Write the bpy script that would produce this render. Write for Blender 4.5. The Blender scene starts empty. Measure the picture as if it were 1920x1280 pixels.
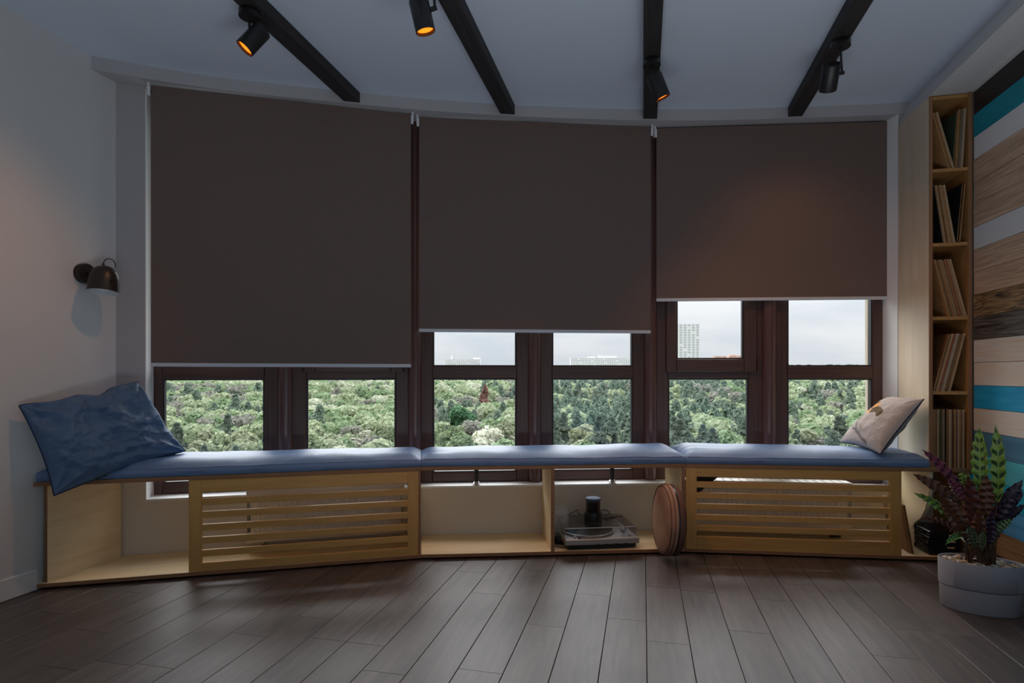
import bpy, bmesh, math, random
import numpy as np
from mathutils import Vector, Matrix, noise
PI = math.pi
rnd = random.Random(7)
scene = bpy.context.scene
COL = scene.collection

# ------------------------------------------------------------------ camera, world, light, exposure
cam_d = bpy.data.cameras.new('camera')
cam = bpy.data.objects.new('camera', cam_d)
COL.objects.link(cam)
cam.location = (0, 0, 1.0)
cam.rotation_euler = (PI/2, 0, math.atan2(246, 1060))
cam_d.sensor_width = 36.0
cam_d.lens = 36.0*1060/1920
cam_d.shift_y = 62/1920
cam_d.clip_start = .05
cam_d.clip_end = 6000
scene.camera = cam

scene.view_settings.view_transform = 'Standard'
scene.view_settings.look = 'None'
scene.view_settings.gamma = 1
scene.view_settings.use_curve_mapping = False
scene.view_settings.exposure = 0.0
scene.cycles.use_denoising = True
scene.cycles.max_bounces = 10
scene.cycles.diffuse_bounces = 6
scene.cycles.glossy_bounces = 4
scene.cycles.transparent_max_bounces = 16
scene.cycles.sample_clamp_indirect = 4.0
scene.cycles.caustics_reflective = False
scene.cycles.caustics_refractive = False

def s2l(*c):
    return tuple(((v/255)/12.92 if v/255 <= .04045 else ((v/255+.055)/1.055)**2.4) for v in c)

SKY = .95
world = bpy.data.worlds.new('overcast_sky')
scene.world = world
world.use_nodes = True
wn = world.node_tree
wn.nodes.clear()
def wnode(t): return wn.nodes.new(t)
w_out = wnode('ShaderNodeOutputWorld'); w_bg = wnode('ShaderNodeBackground')
w_tc = wnode('ShaderNodeTexCoord'); w_map = wnode('ShaderNodeMapping'); w_no = wnode('ShaderNodeTexNoise'); w_ramp = wnode('ShaderNodeValToRGB')
w_map.inputs['Scale'].default_value = (2.2, 2.2, 9.0)
w_no.inputs['Scale'].default_value = 2.0; w_no.inputs['Detail'].default_value = 6; w_no.inputs['Roughness'].default_value = .55
w_ramp.color_ramp.elements[0].position = .36; w_ramp.color_ramp.elements[0].color = (.66, .72, .78, 1)
w_ramp.color_ramp.elements[1].position = .66; w_ramp.color_ramp.elements[1].color = (.82, .84, .865, 1)
wn.links.new(w_tc.outputs['Generated'], w_map.inputs['Vector'])
wn.links.new(w_map.outputs['Vector'], w_no.inputs['Vector'])
wn.links.new(w_no.outputs['Fac'], w_ramp.inputs['Fac'])
# standard overcast luminance: the zenith is three times as bright as the horizon
w_sep = wnode('ShaderNodeSeparateXYZ'); wn.links.new(w_tc.outputs['Generated'], w_sep.inputs[0])
w_mr = wnode('ShaderNodeMapRange'); w_mr.inputs['From Min'].default_value = 0; w_mr.inputs['From Max'].default_value = 1
w_mr.inputs['To Min'].default_value = SKY; w_mr.inputs['To Max'].default_value = SKY*3
wn.links.new(w_sep.outputs['Z'], w_mr.inputs['Value'])
wn.links.new(w_ramp.outputs['Color'], w_bg.inputs['Color']); wn.links.new(w_mr.outputs['Result'], w_bg.inputs['Strength'])
wn.links.new(w_bg.outputs['Background'], w_out.inputs['Surface'])

def add_light(name, kind, loc, energy, color, **kw):
    d = bpy.data.lights.new(name, kind); d.energy = energy; d.color = color
    for k, v in kw.items(): setattr(d, k, v)
    o = bpy.data.objects.new(name, d); COL.objects.link(o); o.location = loc
    return o
def aim(o, target):
    o.rotation_euler = (Vector(target)-Vector(o.location)).to_track_quat('-Z', 'Y').to_euler()

# the sun behind thin cloud, high in front of the bay: very soft, it reaches the sills, the reveals and the bench
sun = add_light('sun', 'SUN', (-60, 160, 190), 6.0, (.97, .98, 1.0), angle=math.radians(75))
aim(sun, Vector(sun.location)+Vector((.30, -.72, -.95)))
# added unseen fill light near the floor, facing up to brighten the ceiling
ceil_fill = add_light('ceiling_fill_light', 'AREA', (.45, .15, .10), 40, (.86, .92, 1.0), shape='RECTANGLE', size=2.6, size_y=.9)
ceil_fill.rotation_euler = (PI, 0, 0)

# ------------------------------------------------------------------ materials
MATS = {}
def new_mat(name):
    m = bpy.data.materials.new(name); m.use_nodes = True
    nt = m.node_tree; b = nt.nodes['Principled BSDF']
    MATS[name] = m
    return m, nt, b
def plain(name, col, rough=.6, spec=.4, metal=0, bump=0, bscale=60, var=0, vscale=6, coat=0):
    m, nt, b = new_mat(name)
    b.inputs['Base Color'].default_value = (*col, 1)
    b.inputs['Roughness'].default_value = rough
    b.inputs['Specular IOR Level'].default_value = spec
    b.inputs['Metallic'].default_value = metal
    b.inputs['Coat Weight'].default_value = coat
    tc = nt.nodes.new('ShaderNodeTexCoord')
    if var:
        n = nt.nodes.new('ShaderNodeTexNoise'); n.inputs['Scale'].default_value = vscale; n.inputs['Detail'].default_value = 4
        nt.links.new(tc.outputs['Object'], n.inputs['Vector'])
        r = nt.nodes.new('ShaderNodeValToRGB')
        r.color_ramp.elements[0].position = .3; r.color_ramp.elements[1].position = .7
        r.color_ramp.elements[0].color = (*[c*(1-var) for c in col], 1); r.color_ramp.elements[1].color = (*[min(1, c*(1+var)) for c in col], 1)
        nt.links.new(n.outputs['Fac'], r.inputs['Fac']); nt.links.new(r.outputs['Color'], b.inputs['Base Color'])
    if bump:
        n = nt.nodes.new('ShaderNodeTexNoise'); n.inputs['Scale'].default_value = bscale; n.inputs['Detail'].default_value = 3
        nt.links.new(tc.outputs['Object'], n.inputs['Vector'])
        bp = nt.nodes.new('ShaderNodeBump'); bp.inputs['Strength'].default_value = bump; bp.inputs['Distance'].default_value = .004
        nt.links.new(n.outputs['Fac'], bp.inputs['Height']); nt.links.new(bp.outputs['Normal'], b.inputs['Normal'])
    return m
def wood(name, c1, c2, rough=.5, su=3.0, sv=45.0, spec=.4, rand=0.0, bump=.15, dist=1.2, coat=0, knots=0.0):
    """grain along U of the UV map (metres); rand varies the tone per object"""
    m, nt, b = new_mat(name)
    L = nt.links.new
    uv = nt.nodes.new('ShaderNodeUVMap'); oi = nt.nodes.new('ShaderNodeObjectInfo')
    ad = nt.nodes.new('ShaderNodeVectorMath'); ad.operation = 'ADD'
    sc = nt.nodes.new('ShaderNodeVectorMath'); sc.operation = 'SCALE'; sc.inputs[0].default_value = (13.7, 7.3, 3.1)
    L(oi.outputs['Random'], sc.inputs['Scale']); L(uv.outputs['UV'], ad.inputs[0]); L(sc.outputs['Vector'], ad.inputs[1])
    mp = nt.nodes.new('ShaderNodeMapping'); mp.inputs['Scale'].default_value = (su, sv, 1)
    L(ad.outputs['Vector'], mp.inputs['Vector'])
    n = nt.nodes.new('ShaderNodeTexNoise'); n.inputs['Scale'].default_value = 1; n.inputs['Detail'].default_value = 6; n.inputs['Roughness'].default_value = .6; n.inputs['Distortion'].default_value = dist
    L(mp.outputs['Vector'], n.inputs['Vector'])
    r = nt.nodes.new('ShaderNodeValToRGB')
    r.color_ramp.elements[0].position = .32; r.color_ramp.elements[1].position = .68
    r.color_ramp.elements[0].color = (*c1, 1); r.color_ramp.elements[1].color = (*c2, 1)
    L(n.outputs['Fac'], r.inputs['Fac'])
    col = r.outputs['Color']
    if knots:
        n2 = nt.nodes.new('ShaderNodeTexNoise'); n2.inputs['Scale'].default_value = 1; n2.inputs['Detail'].default_value = 3
        mp2 = nt.nodes.new('ShaderNodeMapping'); mp2.inputs['Scale'].default_value = (5, 11, 1)
        L(ad.outputs['Vector'], mp2.inputs['Vector']); L(mp2.outputs['Vector'], n2.inputs['Vector'])
        r2 = nt.nodes.new('ShaderNodeValToRGB'); r2.color_ramp.elements[0].position = .28; r2.color_ramp.elements[1].position = .5
        r2.color_ramp.elements[0].color = (1-knots, 1-knots, 1-knots, 1); r2.color_ramp.elements[1].color = (1, 1, 1, 1)
        L(n2.outputs['Fac'], r2.inputs['Fac'])
        mx = nt.nodes.new('ShaderNodeMix'); mx.data_type = 'RGBA'; mx.blend_type = 'MULTIPLY'; mx.inputs[0].default_value = 1
        L(col, mx.inputs[6]); L(r2.outputs['Color'], mx.inputs[7]); col = mx.outputs[2]
    if rand:
        hs = nt.nodes.new('ShaderNodeHueSaturation'); mr = nt.nodes.new('ShaderNodeMapRange')
        mr.inputs['To Min'].default_value = 1-rand; mr.inputs['To Max'].default_value = 1+rand
        L(oi.outputs['Random'], mr.inputs['Value']); L(mr.outputs['Result'], hs.inputs['Value']); L(col, hs.inputs['Color']); col = hs.outputs['Color']
    L(col, b.inputs['Base Color'])
    b.inputs['Roughness'].default_value = rough; b.inputs['Specular IOR Level'].default_value = min(spec, 1.0); b.inputs['IOR'].default_value = 1.5 if spec <= 1 else 1.62; b.inputs['Coat Weight'].default_value = coat; b.inputs['Coat Roughness'].default_value = .27
    if bump:
        bp = nt.nodes.new('ShaderNodeBump'); bp.inputs['Strength'].default_value = bump; bp.inputs['Distance'].default_value = .002
        L(n.outputs['Fac'], bp.inputs['Height']); L(bp.outputs['Normal'], b.inputs['Normal'])
    return m
def fabric(name, col, rough=.9, scale=900, var=.12, vscale=5, sheen=.0, spec=.2):
    m = plain(name, col, rough, spec, var=var, vscale=vscale, bump=.25, bscale=scale)
    m.node_tree.nodes['Principled BSDF'].inputs['Sheen Weight'].default_value = sheen
    return m
def glass(name, tint=(.99, .995, .995), gloss=1.0):
    m = bpy.data.materials.new(name); m.use_nodes = True; nt = m.node_tree; nt.nodes.clear(); MATS[name] = m
    o = nt.nodes.new('ShaderNodeOutputMaterial'); t = nt.nodes.new('ShaderNodeBsdfTransparent'); g = nt.nodes.new('ShaderNodeBsdfGlossy')
    f = nt.nodes.new('ShaderNodeFresnel'); mx = nt.nodes.new('ShaderNodeMixShader'); f.inputs['IOR'].default_value = 1.45
    mu = nt.nodes.new('ShaderNodeMath'); mu.operation = 'MULTIPLY'; mu.inputs[1].default_value = gloss
    t.inputs['Color'].default_value = (*tint, 1); g.inputs['Roughness'].default_value = .0
    geo = nt.nodes.new('ShaderNodeNewGeometry'); fr = nt.nodes.new('ShaderNodeMath'); fr.operation = 'SUBTRACT'; fr.inputs[0].default_value = 1
    m2 = nt.nodes.new('ShaderNodeMath'); m2.operation = 'MULTIPLY'
    nt.links.new(geo.outputs['Backfacing'], fr.inputs[1]); nt.links.new(fr.outputs[0], m2.inputs[1])
    nt.links.new(f.outputs[0], mu.inputs[0]); nt.links.new(mu.outputs[0], m2.inputs[0]); nt.links.new(m2.outputs[0], mx.inputs[0])
    nt.links.new(t.outputs[0], mx.inputs[1]); nt.links.new(g.outputs[0], mx.inputs[2]); nt.links.new(mx.outputs[0], o.inputs['Surface'])
    return m
def emit(name, col, strength):
    m, nt, b = new_mat(name)
    b.inputs['Base Color'].default_value = (*col, 1); b.inputs['Emission Color'].default_value = (*col, 1); b.inputs['Emission Strength'].default_value = strength
    return m

M_wall = plain('wall_paint', (.66, .655, .65), .85, .2, bump=.04, bscale=250)
M_ceil = plain('ceiling_paint', (.66, .745, .84), .9, .2)
M_headershade = plain('shaded_header_grey', (.47, .46, .47), .7, .25)  # header grey darkened to stand in for shade on its room side
M_piershade = plain('shaded_pier_paint', (.44, .42, .43), .85, .2)  # pier walls greyed above the seat, backlit shade put into the colour
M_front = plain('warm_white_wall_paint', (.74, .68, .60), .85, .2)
M_trim = plain('white_trim', (.72, .72, .71), .6, .3)
M_sill = plain('white_sill', (.9, .9, .89), .45, .4)
M_floor = wood('dark_oak_floor', s2l(66, 54, 50), s2l(98, 84, 79), .46, su=2.2, sv=26, spec=1.3, rand=.16, bump=.10, knots=.35)
M_floorbase = plain('floor_gap', s2l(24, 19, 17), .7, .2)
M_ply = wood('birch_ply', (.72, .535, .30), (.83, .665, .42), .5, su=1.6, sv=16, spec=.35, rand=.04, bump=.03, dist=.6)
M_litply = wood('lit_birch_ply', (.78, .64, .45), (.88, .76, .58), .45, su=1.6, sv=16, spec=.4, rand=.03, bump=.03, dist=.6)  # lighter copy of the ply, window light on the shelf side put into it
M_grilleshade = wood('shaded_birch_grille', (.56, .30, .085), (.66, .385, .13), .5, su=2.5, sv=30, spec=.35, rand=.05, bump=.03, dist=.8)  # same birch browned, the shade on the grille fronts put into the colour
M_edge = wood('ply_edge', (.24, .115, .055), (.36, .19, .10), .6, su=1.0, sv=260, spec=.3, bump=.05, dist=.2)
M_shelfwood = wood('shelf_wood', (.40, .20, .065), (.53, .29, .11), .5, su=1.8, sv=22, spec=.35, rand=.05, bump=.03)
M_frame = wood('walnut_window_frame', s2l(66, 43, 37), s2l(92, 64, 54), .38, su=2.0, sv=120, spec=.5, bump=.08, dist=.5)
M_post = wood('walnut_coupling_post', s2l(84, 56, 52), s2l(104, 74, 68), .25, su=1.5, sv=90, spec=.6, bump=.04, dist=.4)
M_gasket = plain('black_gasket', (.015, .015, .02), .5)
M_glass = glass('window_glass')
M_clear = glass('clear_acrylic', (.9, .9, .9), 1.3)
M_beam = wood('black_stained_beam', (.022, .020, .021), (.046, .041, .041), .6, su=2, sv=40, spec=.3, bump=.3)
M_black = plain('matte_black_metal', (.012, .012, .013), .42, .5)
M_blackpl = plain('black_plastic', (.010, .010, .012), .3, .5)
M_bronze = plain('dark_bronze_metal', (.030, .024, .020), .38, .5, metal=.3)
M_chrome = plain('chrome', (.6, .6, .62), .18, .5, metal=1)
M_steel = plain('black_steel', (.03, .03, .032), .3, .6, metal=.6)
M_white_pl = plain('white_plastic', (.78, .78, .80), .4, .4)
M_alu = plain('pale_aluminium', (.62, .64, .68), .35, .5)
M_radiator = plain('radiator_enamel', (.80, .77, .70), .35, .5)
M_emit = emit('warm_bulb', (1.0, .19, .008), 2.2)
M_bulb = plain('frosted_bulb', (.8, .82, .85), .2, .5)
M_lampin = plain('lamp_white_inside', (.7, .74, .76), .5, .3)

def blind_mat():
    m, nt, b = new_mat('taupe_blind_fabric')
    L = nt.links.new
    b.inputs['Roughness'].default_value = .85; b.inputs['Specular IOR Level'].default_value = .15
    tc = nt.nodes.new('ShaderNodeUVMap')
    w1 = nt.nodes.new('ShaderNodeTexNoise'); mp = nt.nodes.new('ShaderNodeMapping'); mp.inputs['Scale'].default_value = (30, 900, 1)
    w2 = nt.nodes.new('ShaderNodeTexNoise'); mp2 = nt.nodes.new('ShaderNodeMapping'); mp2.inputs['Scale'].default_value = (900, 30, 1)
    for w, p in ((w1, mp), (w2, mp2)):
        w.inputs['Scale'].default_value = 1; w.inputs['Detail'].default_value = 2
        L(tc.outputs['UV'], p.inputs['Vector']); L(p.outputs['Vector'], w.inputs['Vector'])
    a = nt.nodes.new('ShaderNodeMath'); a.operation = 'ADD'; L(w1.outputs['Fac'], a.inputs[0]); L(w2.outputs['Fac'], a.inputs[1])
    r = nt.nodes.new('ShaderNodeMapRange'); r.inputs['From Min'].default_value = .7; r.inputs['From Max'].default_value = 1.3
    L(a.outputs[0], r.inputs['Value'])
    mx = nt.nodes.new('ShaderNodeMix'); mx.data_type = 'RGBA'; mx.inputs[6].default_value = (.155, .112, .098, 1); mx.inputs[7].default_value = (.195, .142, .124, 1)
    L(r.outputs[0], mx.inputs[0]); L(mx.outputs[2], b.inputs['Base Color'])
    bp = nt.nodes.new('ShaderNodeBump'); bp.inputs['Strength'].default_value = .15; bp.inputs['Distance'].default_value = .001
    L(a.outputs[0], bp.inputs['Height']); L(bp.outputs['Normal'], b.inputs['Normal'])
    return m
M_blind = blind_mat()
M_blue = fabric('blue_cotton', s2l(102, 132, 176), .44, 700, .10, 4, spec=.9)
M_piping = fabric('dark_blue_piping', s2l(44, 54, 84), .9, 700, .1)
M_pillow = fabric('blue_pillow_cotton', s2l(84, 112, 146), .6, 600, .10, 5, spec=.3)
M_linen_back = fabric('grey_linen', s2l(150, 148, 146), .9, 800, .1)
M_pouf = fabric('brown_felt', (.40, .225, .15), .95, 400, .15, 14)
M_poufside = fabric('dark_brown_felt', (.17, .085, .06), .95, 400, .15, 14)
M_pot = plain('grey_concrete_pot', (.40, .40, .44), .8, .2, bump=.05, bscale=200)
M_potin = plain('pot_liner', (.06, .05, .045), .9)
M_soil = plain('potting_soil', (.02, .014, .01), 1, .1)
M_pebble = plain('pebbles', (.52, .42, .30), .7, .3, var=.4, vscale=60)
M_stem = plain('plant_stem', (.10, .055, .03), .6, .3, var=.3, vscale=40)
M_record = plain('black_vinyl', (.012, .012, .013), .25, .5)
M_silver = plain('brushed_silver', (.46, .44, .42), .38, .5, metal=.5)
M_stucco = plain('cream_stucco', (.50, .43, .33), .95, .1, bump=.4, bscale=40, var=.08, vscale=4)

def linen_mat():
    m, nt, b = new_mat('printed_linen')
    L = nt.links.new
    at = nt.nodes.new('ShaderNodeAttribute'); at.attribute_name = 'print'
    tc = nt.nodes.new('ShaderNodeTexCoord'); n = nt.nodes.new('ShaderNodeTexNoise'); n.inputs['Scale'].default_value = 160; n.inputs['Detail'].default_value = 4
    L(tc.outputs['Object'], n.inputs['Vector'])
    mr = nt.nodes.new('ShaderNodeMapRange'); mr.inputs['To Min'].default_value = .82; mr.inputs['To Max'].default_value = 1.15
    L(n.outputs['Fac'], mr.inputs['Value'])
    mx = nt.nodes.new('ShaderNodeVectorMath'); mx.operation = 'SCALE'
    L(at.outputs['Color'], mx.inputs[0]); L(mr.outputs[0], mx.inputs['Scale']); L(mx.outputs[0], b.inputs['Base Color'])
    b.inputs['Roughness'].default_value = .9; b.inputs['Specular IOR Level'].default_value = .15
    bp = nt.nodes.new('ShaderNodeBump'); bp.inputs['Strength'].default_value = .2; bp.inputs['Distance'].default_value = .002
    L(n.outputs['Fac'], bp.inputs['Height']); L(bp.outputs['Normal'], b.inputs['Normal'])
    return m
M_linen = linen_mat()

def leaf_mat(name, top1, top2, under1, under2, period):
    """patterned upper side (dark ovals either side of the midrib), plain mottled underside; U along leaf, V across"""
    m, nt, b = new_mat(name); L = nt.links.new
    uv = nt.nodes.new('ShaderNodeUVMap'); sep = nt.nodes.new('ShaderNodeSeparateXYZ'); L(uv.outputs['UV'], sep.inputs[0])
    def math_(op, a, bb=None):
        n = nt.nodes.new('ShaderNodeMath'); n.operation = op
        for i, v in enumerate((a, bb)):
            if v is None: continue
            if isinstance(v, (int, float)): n.inputs[i].default_value = v
            else: L(v, n.inputs[i])
        return n.outputs[0]
    ph = math_('ADD', math_('MULTIPLY', sep.outputs['X'], period*2*PI), math_('MULTIPLY', math_('ABSOLUTE', sep.outputs['Y']), -2.6))
    sn = math_('SINE', ph)
    av = math_('ABSOLUTE', sep.outputs['Y'])
    band = math_('MULTIPLY', math_('GREATER_THAN', av, .10), math_('LESS_THAN', av, .78))
    spot = math_('MULTIPLY', math_('GREATER_THAN', sn, .25), band)
    mx = nt.nodes.new('ShaderNodeMix'); mx.data_type = 'RGBA'; mx.inputs[6].default_value = (*top1, 1); mx.inputs[7].default_value = (*top2, 1); L(spot, mx.inputs[0])
    mu = nt.nodes.new('ShaderNodeMix'); mu.data_type = 'RGBA'; mu.inputs[6].default_value = (*under1, 1); mu.inputs[7].default_value = (*under2, 1); L(spot, mu.inputs[0])
    g = nt.nodes.new('ShaderNodeNewGeometry'); mz = nt.nodes.new('ShaderNodeMix'); mz.data_type = 'RGBA'
    L(g.outputs['Backfacing'], mz.inputs[0]); L(mx.outputs[2], mz.inputs[6]); L(mu.outputs[2], mz.inputs[7])
    L(mz.outputs[2], b.inputs['Base Color']); b.inputs['Roughness'].default_value = .38; b.inputs['Specular IOR Level'].default_value = .5
    return m
M_leaf = leaf_mat('rattlesnake_leaf', (.20, .34, .06), (.018, .055, .02), (.085, .022, .016), (.045, .012, .012), 7)
M_leafred = leaf_mat('red_underside_leaf', (.16, .28, .07), (.02, .05, .02), (.16, .022, .05), (.075, .012, .03), 7)
M_leafdark = leaf_mat('purple_underside_leaf', (.13, .22, .09), (.015, .04, .03), (.036, .014, .040), (.018, .008, .020), 7)

def tree_mat(name, c, var, hue=.02):
    m, nt, b = new_mat(name); L = nt.links.new
    oi = nt.nodes.new('ShaderNodeObjectInfo'); tc = nt.nodes.new('ShaderNodeTexCoord')
    n = nt.nodes.new('ShaderNodeTexNoise'); n.inputs['Scale'].default_value = .9; n.inputs['Detail'].default_value = 3
    L(tc.outputs['Object'], n.inputs['Vector'])
    r = nt.nodes.new('ShaderNodeValToRGB'); r.color_ramp.elements[0].position = .35; r.color_ramp.elements[1].position = .65
    r.color_ramp.elements[0].color = (*[v*(1-var) for v in c], 1); r.color_ramp.elements[1].color = (*[v*(1+var) for v in c], 1)
    L(n.outputs['Fac'], r.inputs['Fac'])
    hs = nt.nodes.new('ShaderNodeHueSaturation')
    a = nt.nodes.new('ShaderNodeMapRange'); a.inputs['To Min'].default_value = .5-hue; a.inputs['To Max'].default_value = .5+hue
    v = nt.nodes.new('ShaderNodeMapRange'); v.inputs['To Min'].default_value = .78; v.inputs['To Max'].default_value = 1.22
    L(oi.outputs['Random'], a.inputs['Value']); L(oi.outputs['Random'], v.inputs['Value'])
    L(a.outputs[0], hs.inputs['Hue']); L(v.outputs[0], hs.inputs['Value']); L(r.outputs['Color'], hs.inputs['Color'])
    L(hs.outputs['Color'], b.inputs['Base Color'])
    tr = nt.nodes.new('ShaderNodeBsdfTranslucent'); L(hs.outputs['Color'], tr.inputs['Color'])
    mxs = nt.nodes.new('ShaderNodeMixShader'); mxs.inputs[0].default_value = .32; L(b.outputs[0], mxs.inputs[1]); L(tr.outputs[0], mxs.inputs[2]); L(mxs.outputs[0], nt.nodes['Material Output'].inputs['Surface'])
    b.inputs['Roughness'].default_value = .8; b.inputs['Specular IOR Level'].default_value = .1
    return m

# ------------------------------------------------------------------ mesh helpers
class MB:
    """collects shapes into one mesh; UV in metres, U along the piece"""
    def __init__(self): self.v = []; self.f = []; self.uv = []; self.m = []; self.sm = []
    def quad(self, idx, uvs, mi=0, smooth=False):
        self.f.append(tuple(idx)); self.uv.append(uvs); self.m.append(mi); self.sm.append(smooth)
    def box(self, c, size, ax=((1, 0, 0), (0, 1, 0), (0, 0, 1)), mi=0, ch=0.0):
        """c centre, size full extents along the axes; ch = chamfer on the long edges"""
        X, Y, Z = (Vector(a) for a in ax); c = Vector(c); hx, hy, hz = (s/2 for s in size)
        order = sorted(range(3), key=lambda i: -size[i]); A = (X, Y, Z); H = (hx, hy, hz)
        l, p, q = order
        # make the frame right-handed: (l,p,q)
        if Vector(A[l]).cross(A[p]).dot(A[q]) < 0: p, q = q, p
        L_, P_, Q_ = A[l], A[p], A[q]; hl, hp, hq = H[l], H[p], H[q]
        ch = min(ch, hp*.6, hq*.6)
        off = (rnd.random()*5, rnd.random()*5)
        if ch > 0: prof = [(-hp+ch, -hq), (hp-ch, -hq), (hp, -hq+ch), (hp, hq-ch), (hp-ch, hq), (-hp+ch, hq), (-hp, hq-ch), (-hp, -hq+ch)]
        else: prof = [(-hp, -hq), (hp, -hq), (hp, hq), (-hp, hq)]
        n = len(prof); b = len(self.v); per = [0]
        for i in range(n):
            a0, a1 = prof[i], prof[(i+1) % n]; per.append(per[-1]+math.dist(a0, a1))
        for e in (-hl, hl):
            for (u, w) in prof: self.v.append(tuple(c+L_*e+P_*u+Q_*w))
        for i in range(n):
            j = (i+1) % n
            self.quad((b+i, b+j, b+n+j, b+n+i), [(off[0]-hl, off[1]+per[i]), (off[0]-hl, off[1]+per[i+1]), (off[0]+hl, off[1]+per[i+1]), (off[0]+hl, off[1]+per[i])], mi)
        self.quad([b+i for i in range(n-1, -1, -1)], [(off[0]+prof[i][0], off[1]+prof[i][1]) for i in range(n-1, -1, -1)], mi)
        self.quad([b+n+i for i in range(n)], [(off[0]+prof[i][0], off[1]+prof[i][1]) for i in range(n)], mi)
        return self
    def prism(self, poly, z0, z1, udir=(1, 0), mi=0, mi_side=None):
        """vertical prism over a plan polygon (counter-clockwise)"""
        ar = sum(poly[i][0]*poly[(i+1) % len(poly)][1]-poly[(i+1) % len(poly)][0]*poly[i][1] for i in range(len(poly)))
        if ar < 0: poly = poly[::-1]
        b = len(self.v); n = len(poly); ud = Vector(udir).normalized(); vd = Vector((-ud.y, ud.x)); off = (rnd.random()*5, rnd.random()*5)
        if mi_side is None: mi_side = mi
        P = [(Vector(p).dot(ud)+off[0], Vector(p).dot(vd)+off[1]) for p in poly]
        for z in (z0, z1):
            for p in poly: self.v.append((p[0], p[1], z))
        self.quad([b+i for i in range(n-1, -1, -1)], [P[i] for i in range(n-1, -1, -1)], mi)
        self.quad([b+n+i for i in range(n)], P, mi)
        d = off[0]
        for i in range(n):
            j = (i+1) % n; l = math.dist(poly[i], poly[j])
            self.quad((b+i, b+j, b+n+j, b+n+i), [(d, z0), (d+l, z0), (d+l, z1), (d, z1)], mi_side); d += l
        return self
    def loft(self, rings, closed=True, cap=True, mi=0, smooth=True, uvs=(1, 1)):
        """rings: list of equal-length point lists"""
        b = len(self.v); n = len(rings[0])
        for r in rings:
            for p in r: self.v.append(tuple(p))
        m = n if closed else n-1
        for k in range(len(rings)-1):
            for i in range(m):
                j = (i+1) % n
                self.quad((b+k*n+i, b+k*n+j, b+(k+1)*n+j, b+(k+1)*n+i), [(k*uvs[0], i*uvs[1]), (k*uvs[0], (i+1)*uvs[1]), ((k+1)*uvs[0], (i+1)*uvs[1]), ((k+1)*uvs[0], i*uvs[1])], mi, smooth)
        if cap and closed:
            self.quad([b+i for i in range(n-1, -1, -1)], [(0, 0)]*n, mi)
            o = b+(len(rings)-1)*n; self.quad([o+i for i in range(n)], [(0, 0)]*n, mi)
        return self
    def lathe(self, prof, base=(0, 0, 0), axis=(0, 0, 1), n=24, mi=0, cap=True, smooth=True):
        """prof: list of (radius, height along the axis)"""
        a = Vector(axis).normalized(); t = a.orthogonal().normalized(); s = a.cross(t); base = Vector(base)
        rings = [[base+a*h+(t*math.cos(2*PI*i/n)+s*math.sin(2*PI*i/n))*r for i in range(n)] for r, h in prof]
        return self.loft(rings, True, cap, mi, smooth)
    def tube(self, path, r, n=8, mi=0):
        path = [Vector(p) for p in path]; rings = []; up = None
        for i, p in enumerate(path):
            d = (path[min(i+1, len(path)-1)]-path[max(i-1, 0)]).normalized()
            if up is None: up = d.orthogonal().normalized()
            up = (up-d*up.dot(d)).normalized(); s = d.cross(up); rr = r[i] if isinstance(r, (list, tuple)) else r
            rings.append([p+(up*math.cos(2*PI*k/n)+s*math.sin(2*PI*k/n))*rr for k in range(n)])
        return self.loft(rings, True, True, mi, True, (.05, .02))
    def build(self, name, mats, parent=None, origin=None, attr=None):
        """links ONE mesh object; vertices are given in world metres and moved into the parent's frame"""
        o0 = Vector(origin) if origin is not None else Vector((0, 0, 0))
        chain = parent; pl = Vector((0, 0, 0))
        while chain is not None: pl += Vector(chain.location); chain = chain.parent
        base = pl if parent is not None else o0
        if parent is not None and origin is not None: base = o0
        me = bpy.data.meshes.new(name)
        me.from_pydata([tuple(Vector(p)-base) for p in self.v], [], self.f)
        if not isinstance(mats, (list, tuple)): mats = [mats]
        for m in mats: me.materials.append(m)
        ul = me.uv_layers.new(name='UVMap')
        flat = [c for face in self.uv for p in face for c in p]
        if len(flat) == 2*len(me.loops): ul.data.foreach_set('uv', flat)
        me.polygons.foreach_set('material_index', self.m); me.polygons.foreach_set('use_smooth', self.sm)
        if attr is not None:
            at = me.color_attributes.new('print', 'FLOAT_COLOR', 'POINT'); at.data.foreach_set('color', [c for p in attr for c in (*p, 1)])
        me.update()
        if any(self.sm): me.set_sharp_from_angle(angle=math.radians(42))
        o = bpy.data.objects.new(name, me); COL.objects.link(o)
        if parent is not None: o.parent = parent; o.location = base-pl
        else: o.location = base
        return o

def tag(o, label, cat, group=None):
    o['label'] = label; o['category'] = cat
    if group: o['group'] = group
    return o
def thing(name, label, cat, loc, group=None):
    o = bpy.data.objects.new(name, None); COL.objects.link(o); o.location = loc; o.empty_display_size = .05
    return tag(o, label, cat, group)
def struct_root(name, loc=(0, 0, 0)):
    o = bpy.data.objects.new(name, None); COL.objects.link(o); o.location = loc; o['kind'] = 'structure'; o.empty_display_size = .05
    return o
def struct(name, mb, mats, parent=None):
    o = mb.build(name, mats, parent); o['kind'] = 'structure'; return o

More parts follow.
